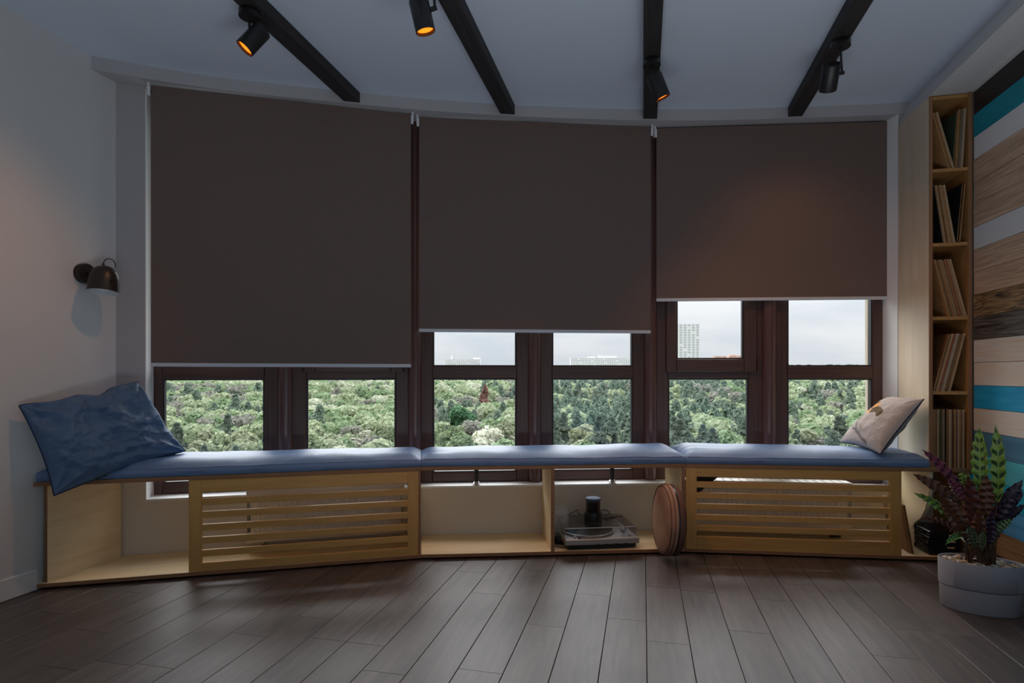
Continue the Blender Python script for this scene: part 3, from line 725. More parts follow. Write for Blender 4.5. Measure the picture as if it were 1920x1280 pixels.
# ------------------------------------------------------------------ seat cushions
def seat_cushion(label, i, o0, o1, e0, e1, seed, endround=False):
    c = (P[i]+P[i+1])/2; r = thing('seat_cushion', label, 'cushion', V3(c, SEAT1), 'blue seat cushions along the window bench')
    a0, a1, b1_, b0_ = corner(i, o0)+D[i]*e0, corner(i+1, o0)-D[i]*e1, corner(i+1, o1)-D[i]*e1, corner(i, o1)+D[i]*e0
    nu, nv = 96, 28; H = .050
    cx = (a0+a1+b0_+b1_)/4
    def plan(u, v):
        p = (a0*(1-u)+a1*u)*(1-v)+(b0_*(1-u)+b1_*u)*v
        # slightly rounded corners and soft wavering edges
        return p
    def pt(u, v, k):
        p = plan(u, v); x, y = p.x, p.y
        eu = min(u, 1-u)*LEN[i]; ev = min(v, 1-v)*.36
        e = min(1, min(eu, ev)/.10)
        dome = 1-(1-e)**2.2
        nz = noise.fractal(Vector((x*4+seed, y*4, 0)), 1, 2, 3)*.005+noise.noise(Vector((x*2.2, y*9+seed, .3)))*.004*dome
        # short folds that run in from the ends
        fold = .006*math.sin(v*26+seed+3*u)*math.exp(-eu/.12)*dome
        return (x, y, SEAT1+.001+H*(.86+.14*dome)+.034*dome*(.85+.15*math.sin(3*u+seed))+nz+fold)
    m = MB()
    top = [[pt(iu/nu, iv/nv, 0) for iu in range(nu+1)] for iv in range(nv+1)]
    b = 0
    for row in top: m.v += row
    W = nu+1
    for iv in range(nv):
        for iu in range(nu):
            q_ = (iv*W+iu, iv*W+iu+1, (iv+1)*W+iu+1, (iv+1)*W+iu)
            m.quad(q_, [((k % W)/nu, (k//W)/nv) for k in q_], 0, True)
    per = [iu for iu in range(W)]+[(iv+1)*W-1 for iv in range(1, nv+1)]+[nv*W+iu for iu in range(nu-1, -1, -1)]+[iv*W for iv in range(nv-1, 0, -1)]
    prev = per; np_ = len(per)
    rings = []
    for kz, (f, bulge) in enumerate(((.92, .006), (.66, .013), (.33, .012), (.06, .006), (0, -.002))):
        cur = []
        for id_ in per:
            x, y, z = m.v[id_]; d_ = Vector((x, y))-cx
            # outward push along the dominant side
            u_ = d_.dot(D[i]); w_ = d_.dot(N[i]); iu = id_ % W; iv = id_//W
            px = Vector((0, 0))
            if iv == 0: px -= N[i]*bulge
            if iv == nv: px += N[i]*min(bulge, .002)
            if iu == 0 and not (iv == 0): px -= D[i]*min(bulge*.3, .001)
            if iu == nu: px += D[i]*min(bulge, .001)
            wob = noise.noise(Vector((x*6, y*6, kz+seed)))*.002
            cur.append(len(m.v)); m.v.append((x+px.x, y+px.y+wob*(1 if iv == 0 else 0), SEAT1+.001+(z-SEAT1-.001)*f))
        for k in range(np_):
            k2 = (k+1) % np_
            m.quad((prev[k2], prev[k], cur[k], cur[k2]), [(0, 0)]*4, 0, True)
        prev = cur
    m.quad(prev[::-1], [(0, 0)]*np_, 0)
    body = m.build('cover', M_blue, r)
    rim = [m.v[id_] for id_ in per]
    fr = [Vector(rim[k])+Vector((-N[i].x*.004, -N[i].y*.004, -.002)) for k in range(W)]
    MB().tube(fr[1:-1:2], .0035, 6).build('piping', M_blue, r)
seat_cushion('left blue seat cushion, under the big blue pillow', 0, .012, .372, .004, .002, 1.3)
seat_cushion('middle blue seat cushion above the turntable, with nothing on it', 1, .012, .372, .002, .002, 4.1)
seat_cushion('right blue seat cushion, under the printed linen cushion', 2, .012, .372, .002, .205, 7.7)

# ------------------------------------------------------------------ pillows
def pillow(name, label, cat, C, T, hint, sag, mats, wr_, seed, n=64, paint=None, bulge2=1.0):
    """C: corners (bottom-left, bottom-right, top-right, top-left) of the front; hint: direction the front faces"""
    C = [Vector(c) for c in C]; cen = sum(C, Vector())/4
    r = thing(name, label, cat, cen)
    nrm = (C[1]-C[0]).cross(C[3]-C[0]).normalized()
    if nrm.dot(Vector(hint)) < 0: nrm = -nrm
    def surf(a, b, side):
        a2 = a*(1-sag*(1-b*b)*abs(a)**1.5); b2 = b*(1-sag*(1-a*a)*abs(b)**1.5)
        u, v = (a2+1)/2, (b2+1)/2
        ed = wr_*.9*noise.noise(Vector((a*2.6+seed, seed, .5)))*max(0, b)**3*(1-a*a); v += ed/(C[3]-C[0]).length
        p = (C[0]*(1-u)+C[1]*u)*(1-v)+(C[3]*(1-u)+C[2]*u)*v
        e = max(0, (1-a*a)*(1-b*b))
        h = T*(e**.42)*(1 if side > 0 else bulge2)
        w_ = (noise.fractal(Vector((a*2.2+seed, b*2.2, side*3+seed)), 1, 2.1, 4)*.7+(.35-abs(noise.noise(Vector((a*1.5+b*.8+seed*2, b*2.3-a*.5, side+seed*.3)))))*.9)*wr_*e**.3
        # folds radiating from the corners
        for ca, cb in ((-1, -1), (1, -1), (1, 1), (-1, 1)):
            da, db = a-ca, b-cb; rr = math.hypot(da, db)
            if rr < 1.2: w_ += wr_*.55*math.sin(math.atan2(db, da)*9+seed+ca)*math.exp(-rr*2.2)*min(1, rr*4)*e**.25
        return p+nrm*(side*(h+w_))
    m = MB(); W = n+1; cols = []
    for side in (1, -1):
        o = len(m.v)
        for j in range(W):
            for i in range(W):
                a, b = -1+2*i/n, -1+2*j/n
                edge = i in (0, n) or j in (0, n)
                m.v.append(tuple(surf(a, b, side) if not edge else surf(a, b, 1)))
                if paint: cols.append(paint((a+1)/2, (b+1)/2) if side == 1 else paint(-1, -1))
        for j in range(n):
            for i in range(n):
                q_ = [o+j*W+i, o+j*W+i+1, o+(j+1)*W+i+1, o+(j+1)*W+i]
                if side < 0: q_ = q_[::-1]
                m.quad(q_, [((k-o) % W/n, (k-o)//W/n) for k in q_], 0 if side > 0 else 1, True)
    m.build('cover', mats[:2], r, attr=cols if paint else None)
    edge = [(-1+2*i/n, -1) for i in range(n)]+[(1, -1+2*j/n) for j in range(n)]+[(1-2*i/n, 1) for i in range(n)]+[(-1, 1-2*j/n) for j in range(n)]
    path = [surf(a, b, 1) for a, b in edge[::2]]; path.append(path[0])
    MB().tube(path, .0032, 6).build('piping', mats[2], r)
    return r
pillow('pillow', 'large crumpled blue pillow leaning on the left wall over the bench end', 'pillow',
       [(-2.548, 1.985, .463), (-2.362, 2.525, .596), (-2.552, 2.415, .962), (-2.702, 1.952, .862)], .095, (1, -.6, .5), .055, [M_pillow, M_pillow, M_piping], .058, 3.7, 96, bulge2=.42)
BASE = s2l(196, 184, 176); ORG = s2l(236, 168, 104); BRN = s2l(112, 94, 70); GRY = s2l(138, 130, 128)
def paint(u, v):
    if u < 0: return s2l(158, 154, 150)
    def ell(cu, cv_, ru, rv, ang=0):
        x, y = u-cu, v-cv_; c, s = math.cos(ang), math.sin(ang); return ((x*c+y*s)/ru)**2+((-x*s+y*c)/rv)**2 < 1
    def seg(p, q, w_):
        (x0, y0), (x1, y1) = p, q; dx, dy = x1-x0, y1-y0; t = max(0, min(1, ((u-x0)*dx+(v-y0)*dy)/(dx*dx+dy*dy))); return math.hypot(u-x0-dx*t, v-y0-dy*t) < w_
    if ell(.36, .690, .085, .055, .2) or ell(.20, .585, .085, .045, -.3): return ORG
    if ell(.16, .70, .045, .11): return ORG
    if ell(.33, .64, .16, .095, -.35) or ell(.53, .60, .15, .055, -.28) or ell(.24, .73, .10, .06, .5) or ell(.62, .555, .065, .07): return BRN
    for p, q, w_ in (((.18, .52), (.24, .36), .014), ((.24, .36), (.36, .20), .020), ((.36, .20), (.56, .10), .024), ((.56, .10), (.70, .05), .024), ((.35, .21), (.22, .22), .018), ((.22, .22), (.16, .28), .014)):
        if seg(p, q, w_): return GRY
    return BASE
pillow('printed_cushion', 'beige linen cushion with an orange and brown flower print, leaning by the record shelf', 'cushion',
       [(1.165, 3.800, .590), (1.245, 3.415, .572), (1.452, 3.420, .868), (1.422, 3.770, .866)], .074, (-1, -.3, .5), .07, [M_linen, M_linen_back, M_piping], .009, 9.2, 96, paint, .75)

# ------------------------------------------------------------------ record shelf with sleeves
SY0, SY1 = 3.447, 3.818
SHX0, SHX1 = 1.487, 1.687
rs = thing('record_shelf', 'tall narrow plywood record shelf of five compartments by the plank wall', 'shelf', (1.587, 3.63, SEAT1))
ZTOP = 2.486
for x, nm in ((SHX0+.009, M_litply), (SHX1-.009, M_shelfwood)):
    p = MB().box((x, (SY0+SY1)/2, (SEAT1+.001+ZTOP)/2), (.018, SY1-SY0, ZTOP-SEAT1-.002), ch=.0008).build('side_panel', nm, rs)
    MB().box((x, SY0-.0008, (SEAT1+.001+ZTOP)/2), (.018, .0014, ZTOP-SEAT1-.002)).build('front_edging', M_edge, p)
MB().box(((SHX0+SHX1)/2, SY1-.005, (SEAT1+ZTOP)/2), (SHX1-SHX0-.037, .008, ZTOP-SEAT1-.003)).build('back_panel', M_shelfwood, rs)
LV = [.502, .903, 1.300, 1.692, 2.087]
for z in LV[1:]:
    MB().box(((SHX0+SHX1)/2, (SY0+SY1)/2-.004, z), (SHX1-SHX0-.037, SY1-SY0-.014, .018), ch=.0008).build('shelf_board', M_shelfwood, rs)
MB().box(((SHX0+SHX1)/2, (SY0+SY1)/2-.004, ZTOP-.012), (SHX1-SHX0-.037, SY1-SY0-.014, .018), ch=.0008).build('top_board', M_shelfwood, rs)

SLC = {'cream': (.66, .50, .31), 'tan': (.52, .30, .13), 'brown': (.21, .10, .045), 'black': (.015, .014, .014), 'white': (.62, .57, .50), 'red': (.32, .06, .045),
       'grey': (.27, .26, .25), 'green': (.07, .11, .075), 'blue': (.09, .12, .19), 'orange': (.48, .24, .09), 'olive': (.22, .17, .075)}
SLM = {k: plain('sleeve_'+k, v, .6, .3, var=.12, vscale=18) for k, v in SLC.items()}
ORD = ['first', 'second', 'third', 'fourth', 'fifth', 'sixth', 'seventh', 'eighth', 'ninth', 'tenth', 'eleventh', 'twelfth', 'thirteenth', 'fourteenth', 'fifteenth', 'sixteenth', 'seventeenth', 'eighteenth', 'nineteenth', 'twentieth', 'twenty-first', 'twenty-second']
def sleeve(label, group, xb, z, tilt, th, col, y0, H=.311, Dp=.311, turn=0.0, inner=None):
    """a sleeve stands on its lower edge at x = xb; tilt > 0 leans its top to the right"""
    o = MB().box((0, 0, 0), (th, Dp, H), ch=.0008).build('record_sleeve', SLM[col])
    # opening: a darker slit along the front edge where the disc sits
    s_ = MB().box((0, -Dp/2-.0002, 0), (th*.30, .0012, H*.97)).build('opening_edge', SLM['brown' if col not in ('brown', 'black') else 'tan'], o)
    s, c = math.sin(tilt), math.cos(tilt)
    low = z+.0008+(th/2)*abs(s)
    o.location = (xb+s*H/2, y0+Dp/2, low+c*H/2); o.rotation_euler = (0, tilt, turn)
    return tag(o, label, 'record', group)
CN = ['lowest', 'second lowest', 'middle', 'second highest', 'highest']
def fill(k, items):
    """items: (x of lower edge, tilt in degrees, thickness, colour, y)"""
    z = LV[k]+(.009 if k else -.001)
    for n_, (xb, t, th, col, dy) in enumerate(items):
        sleeve('%s %s record sleeve from the left in the %s shelf compartment' % (ORD[n_], col, CN[k]), 'record sleeves in the %s shelf compartment' % CN[k], xb, z, math.radians(t), th, col, SY0+.004+dy)
# lowest: upright, tight
cs = ['tan', 'orange', 'black', 'cream', 'olive', 'green', 'cream', 'brown', 'black', 'tan', 'cream', 'black', 'red', 'tan', 'blue', 'cream', 'brown', 'tan', 'cream']
x = SHX0+.0195; it = []
for k, c_ in enumerate(cs):
    th = (.0062, .0082, .0070)[k % 3]; it.append((x+th/2+.0004, 0.0, th-.0006, c_, (k*7 % 5)*.003)); x += th+.0008
fill(0, it)
# second: leaning right
x = SHX0+.021; it = []
for k, c_ in enumerate(['brown', 'black', 'tan', 'cream', 'red', 'tan', 'white', 'cream', 'black', 'brown', 'tan', 'cream']):
    th = (.0058, .0066)[k % 2]; it.append((x+th/2, 13.5-.05*k, th, c_, (k*3 % 4)*.003)); x += (th+.0006)/math.cos(math.radians(13.5))
fill(1, it)
# middle: leaning left
x = SHX1-.0225; it = []
for k, c_ in enumerate(['cream', 'tan', 'cream', 'red', 'orange', 'black', 'cream', 'brown', 'tan', 'black', 'olive', 'tan']):
    th = (.0056, .0064)[k % 2]; it.insert(0, (x-th/2, -(13.5-.05*k), th, c_, (k*3 % 4)*.003)); x -= (th+.0006)/math.cos(math.radians(13.5))
fill(2, it)
# second highest: eight lean left, three lean right
it = []; x = 1.582
for k, c_ in enumerate(['black', 'cream', 'tan', 'brown', 'cream', 'orange', 'tan', 'cream'][::-1]):
    th = .0066; it.insert(0, (x-th/2+.03, -(8.8-.15*k), th, c_, (k*3 % 4)*.003)); x -= (th+.0006)
x = 1.6165
for k, c_ in enumerate(['black', 'tan', 'brown', 'cream']):
    th = (.004, .0062, .006, .0055)[k]; it.append((x+th/2, 4.8-.1*k, th, c_, (-.006, .002, -.012, 0)[k]+(.006 if k == 0 else .012))); x += th+.0008
fill(3, it)
# highest: two lean left, then upright ones
it = []; x = 1.607
for k, c_ in enumerate(['cream', 'brown', 'tan']):
    th = .0072; it.insert(0, (x-th/2, -14.2+.1*k, th, c_, .003*k)); x -= (th+.0006)/.97
x = 1.6105
for k, c_ in enumerate(['green', 'tan', 'olive', 'grey', 'cream', 'grey']):
    th = (.0055, .0070, .0064)[k % 3]; it.append((x+th/2+.0006, 3.0 if k else 3.6, th-.0004, c_, (.004*(k*3 % 4)) if k else .03)); x += th+.0008
fill(4, it)
# three sleeves leaning at the bench end, two behind the plant pot
for n_, (xb, t, col) in enumerate(((1.408, -8.5, 'brown'), (1.416, -9.0, 'tan'), (1.4245, -9.4, 'brown'))):
    sleeve('%s of the brown record sleeves leaning against the right grille' % ('leftmost', 'middle', 'rightmost')[n_], 'record sleeves leaning at the bench end', xb, .030, math.radians(t), .0062, col, 3.478-.004*n_, .262, .25)
# black cases stacked at the bench end
zc = .0308
for k, lab in enumerate(('lowest', 'second lowest', 'second highest', 'topmost')):
    h = .0315; w_, dpt = .150, .205
    ca = thing('storage_case', '%s black plastic case in the stack by the plant' % lab, 'case', (1.568, 3.590, zc), 'black cases stacked at the bench end')
    ang = math.radians((2, -1.5, 1, 3)[k])
    X_ = (math.cos(ang), math.sin(ang), 0); Y_ = (-math.sin(ang), math.cos(ang), 0); cx_, cy_ = 1.568, 3.572
    def lp(a, b): return (cx_+X_[0]*a+Y_[0]*b, cy_+X_[1]*a+Y_[1]*b)
    A3 = (X_, Y_, (0, 0, 1))
    MB().box((cx_, cy_, zc+h*.26), (w_, dpt, h*.50), A3, ch=.003).build('lower_shell', M_blackpl, ca)
    MB().box((cx_, cy_, zc+h*.77), (w_-.002, dpt-.002, h*.42), A3, ch=.003).build('lid', M_blackpl, ca)
    q = lp(0, 0); MB().box((q[0], q[1], zc+h*.535), (w_+.0008, dpt+.0008, .0018), A3).build('seam', M_steel, ca)
    q = lp(.035, -dpt/2-.0006); MB().box((q[0], q[1], zc+h*.40), (.034, .0012, .008), A3).build('paper_tag', SLM['cream'], ca)
    for s in (-1, 1):
        q = lp(-w_/2-.0015, s*.055); MB().box((q[0], q[1], zc+h*.5), (.003, .022, .012), A3).build('latch', M_steel, ca)
    zc += h+.0006

# ------------------------------------------------------------------ turntable
def turntable():
    c = fp(1, .985, .178); ang = math.atan2(D[1].y, D[1].x)+math.radians(3)
    X_ = Vector((math.cos(ang), math.sin(ang), 0)); Y_ = Vector((-X_.y, X_.x, 0)); A3 = (tuple(X_), tuple(Y_), (0, 0, 1))
    def lp(a, b, z): q = Vector((c.x, c.y, 0))+X_*a+Y_*b; return (q.x, q.y, z)
    t = thing('turntable', 'silver grey record turntable with a clear dust cover on the bench floor', 'turntable', (c.x, c.y, .03))
    W_, Dp = .418, .345
    MB().box(lp(0, 0, .048), (W_-.03, Dp-.03, .024), A3, ch=.004).build('black_base', M_blackpl, t)
    MB().box(lp(0, 0, .076), (W_, Dp, .032), A3, ch=.004).build('plinth', M_silver, t)
    for a in (-1, 1):
        for b in (-1, 1): MB().lathe([(.018, .0305), (.018, .036)], lp(a*.16, b*.125, 0), n=16).build('foot', M_blackpl, t)
    pc = lp(-.045, -.005, 0)
    pl_ = MB(); pl_.lathe([(.150, .0925), (.152, .095), (.152, .104), (.148, .106)], pc, n=48); p = pl_.build('platter', M_silver, t)
    MB().lathe([(.146, .1062), (.146, .1080)], pc, n=48).build('mat', M_record, p)
    MB().lathe([(.0035, .108), (.003, .118)], pc, n=10).build('spindle', M_chrome, p)
    ta = thing_part('tonearm', t, lp(.155, .10, .0925))
    MB().lathe([(.024, .0925), (.024, .104), (.014, .108), (.012, .125)], lp(.155, .10, 0), n=24).build('pivot', M_silver, ta)
    MB().tube([lp(.155, .145, .122), lp(.155, .10, .122), lp(.157, -.02, .121), lp(.140, -.095, .116)], .004).build('arm_tube', M_silver, ta)
    MB().lathe([(.013, 0), (.013, .03)], lp(.155, .150, .122), tuple(-Y_), n=16).build('counterweight', M_steel, ta)
    MB().box(lp(.136, -.108, .112), (.014, .030, .008), A3, ch=.002).build('headshell', M_blackpl, ta)
    MB().tube([lp(.176, -.03, .0925), lp(.176, -.03, .122)], .003, 6).build('arm_rest', M_blackpl, t)
    for a, b, s in ((-.150, -.135, .018), (.165, -.135, .016)): MB().box(lp(a, b, .098), (s, s, .011), A3, ch=.002).build('knob', M_alu, t)
    MB().box(lp(-.128, -.152, .096), (.012, .012, .008), A3, ch=.002).build('strobe_button', M_blackpl, t)
    for a in (-.08, -.03, .03, .08): MB().box(lp(a+.05, -Dp/2-.0015, .062), (.022, .003, .004), A3).build('front_slot', M_steel, t)
    # dust cover: five clear sheets with a slanted front
    g = MB(); h0, h1 = .0926, .142; e = .0025; w2, d2 = W_/2-.004, Dp/2-.004; fb = -d2+.040; fs_ = -d2+.018
    def slab(p4, n_):
        n_ = Vector(n_)*e; g.loft([[Vector(q_) for q_ in p4], [Vector(q_)+n_ for q_ in p4]], smooth=False)
    slab([lp(-w2, fb, h1), lp(w2, fb, h1), lp(w2, d2, h1), lp(-w2, d2, h1)], (0, 0, 1))
    slab([lp(-w2, fs_, h0), lp(w2, fs_, h0), lp(w2, fb, h1), lp(-w2, fb, h1)], tuple(-Y_))
    slab([lp(-w2, fs_, h0), lp(-w2, fb, h1), lp(-w2, d2, h1), lp(-w2, d2, h0)], tuple(-X_))
    slab([lp(w2, fs_, h0), lp(w2, fb, h1), lp(w2, d2, h1), lp(w2, d2, h0)], tuple(X_))
    slab([lp(-w2, d2, h0), lp(w2, d2, h0), lp(w2, d2, h1), lp(-w2, d2, h1)], tuple(Y_))
    dc = g.build('dust_cover', M_cover, t)
    er = MB(); er.tube([lp(-w2, fs_, h0+.002), lp(-w2, fb, h1), lp(w2, fb, h1), lp(w2, fs_, h0+.002)], .0018, 6); er.build('cover_edge', M_coveredge, dc)
    for a in (-.13, .13): MB().box(lp(a, Dp/2+.006, .094), (.03, .012, .03), A3, ch=.002).build('hinge', M_blackpl, t)
    top = h1+e
    # star projector lamp on the lid
    q = lp(.005, .045, 0); l = thing('projector_lamp', 'small black cylinder lamp with a smoky clear upper half, on the turntable lid', 'lamp', (q[0], q[1], top))
    MB().lathe([(.052, top+.0005), (.053, top+.006), (.050, top+.040), (.049, top+.046)], (q[0], q[1], 0), n=36).build('base', M_blackpl, l)
    MB().lathe([(.0425, top+.0465), (.0425, top+.058), (.042, top+.114)], (q[0], q[1], 0), n=36).build('smoky_tube', M_smoke, l)
    MB().lathe([(.030, top+.047), (.030, top+.090), (.012, top+.098)], (q[0], q[1], 0), n=24).build('inner_dome', M_blackpl, l)
    MB().lathe([(.0445, top+.1145), (.046, top+.118), (.045, top+.126), (.040, top+.1285)], (q[0], q[1], 0), n=36).build('cap', M_bluecap, l)
    cab = MB().tube([lp(.055, .055, top+.003), lp(.09, .05, top+.004), lp(.13, .07, top+.003), lp(.17, .09, top+.003), lp(.2025, .10, top+.002), lp(.2145, .105, .10), lp(.2155, .11, .06), lp(.225, .12, .035), lp(.235, .155, .034)], .0022, 6)
    tag(cab.build('lamp_cable', M_blackpl, origin=lp(.055, .055, top)), 'thin black cable running off the turntable lid to the right', 'cable')
    # acrylic plate lamp, plain concentric engraving
    q = fp(1, .775, .165)
    a_ = thing('acrylic_lamp', 'clear domed acrylic plate lamp on a round black foot beside the divider', 'lamp', V3(q, .0305))
    MB().lathe([(.043, .031), (.044, .035), (.042, .068), (.038, .072)], V3(q, 0), n=36).build('base', M_blackpl, a_)
    n_ = Vector((N[1].x, N[1].y, 0)); d_ = Vector((D[1].x, D[1].y, 0)); b = Vector(V3(q, .0725))
    out = [(-.028, 0)]+[(-.052*1.0, .05), (-.053, .10)]+[(.053*math.cos(PI-PI*k/14), .115+.058*math.sin(PI*k/14)) for k in range(15)]+[(.053, .10), (.052, .05), (.028, 0)]
    pm = MB(); pm.loft([[b+d_*x_+Vector((0, 0, z_))+n_*t_ for x_, z_ in out] for t_ in (-.002, .002)], smooth=False); plate = pm.build('plate', M_clear, a_)
    en = MB()
    for k, sc_ in enumerate((.98, .86, .74, .62, .50, .38, .26, .14)):
        en.tube([b+d_*(x_*sc_)+Vector((0, 0, .088+(z_-.088)*sc_))-n_*.0032 for x_, z_ in out]+[b+d_*(out[0][0]*sc_)+Vector((0, 0, .088+(out[0][1]-.088)*sc_))-n_*.0032], .0013, 5)
    for k in range(-3, 4): en.tube([b+d_*(k*.012)+Vector((0, 0, .02))-n_*.0028, b+d_*(k*.012)+Vector((0, 0, .145))-n_*.0028], .0011, 5)
    en.build('engraved_lines', M_engrave, plate)
    cb = MB(); cb.tube([V3(fp(1, .80, .120), .0335), V3(fp(1, .84, .075), .0335), V3(fp(1, .775, .055), .0335), V3(fp(1, .735, .085), .0335), V3(fp(1, .738, .120), .0335)], .0022, 6)
    tag(cb.build('lamp_cable', M_blackpl, origin=V3(fp(1, .8, .12), .0335)), 'thin black cable coiled in front of the acrylic lamp', 'cable')
    wb_ = MB(); wb_.tube([lp(-.16, .20, .06), lp(-.155, .185, .12), lp(-.10, .18, .150), lp(-.05, .183, .170), lp(-.055, .185, .15), lp(-.01, .186, .125), lp(.02, .186, .12)], .0022, 6)
    tag(wb_.build('audio_cable', M_blackpl, origin=lp(-.1, .19, .1)), 'thin dark cable looping behind the turntable on the left', 'cable')
    wb_ = MB(); wb_.tube([lp(.06, .185, .12), lp(.08, .186, .158), lp(.12, .186, .165), lp(.145, .186, .150), lp(.155, .187, .11), lp(.16, .190, .05)], .0022, 6)
    tag(wb_.build('audio_cable', M_blackpl, origin=lp(.1, .19, .1)), 'thin dark cable looping behind the turntable on the right', 'cable')
M_cover = glass('dust_cover_acrylic', (.86, .86, .87), 1.6)
M_coveredge = plain('acrylic_edge', (.6, .62, .66), .3, .5)
M_smoke = glass('smoky_acrylic', (.30, .28, .30), 1.4)
M_bluecap = plain('blue_grey_cap', (.08, .11, .19), .7, .25)
M_engrave = plain('engraved_white', (.85, .82, .80), .6, .3)
turntable()

# ------------------------------------------------------------------ round padded case standing on edge
def pouf():
    c = Vector((.135, 3.165, .219)); nrm = Vector((-.968, -.245, .05)).normalized(); R_, T_ = .188, .098
    r = thing('padded_case', 'round brown zipped felt case standing on edge against the bench panel', 'case', (c.x, c.y, .03))
    def prof(h): return [(0.0, h[0])]
    p1 = [(.0, T_/2), (.10, T_/2-.001), (.160, T_/2-.004), (.178, T_/2-.012), (.187, T_/2-.028), (R_, .004)]
    m = MB(); m.lathe([(max(a, .0005), b) for a, b in p1], c, nrm, n=56, cap=False); m.build('front_shell', M_pouf, r)
    m = MB(); m.lathe([(R_, -.004), (.187, -T_/2+.028), (.178, -T_/2+.012), (.16, -T_/2+.004), (.0005, -T_/2)], c, nrm, n=56, cap=False); m.build('rear_shell', M_poufside, r)
    m = MB(); m.lathe([(R_-.002, -.0042), (R_-.002, .0042)], c, nrm, n=56, cap=False); m.build('zip', M_blackpl, r)
    for h in (.022, .040):
        t_ = nrm.orthogonal().normalized(); s_ = nrm.cross(t_); rr = R_-.0005 if h < .03 else .1795
        MB().tube([c+nrm*h+(t_*math.cos(2*PI*k/48)+s_*math.sin(2*PI*k/48))*rr for k in range(49)], .0022, 6).build('seam_piping', M_poufside, r)
pouf()

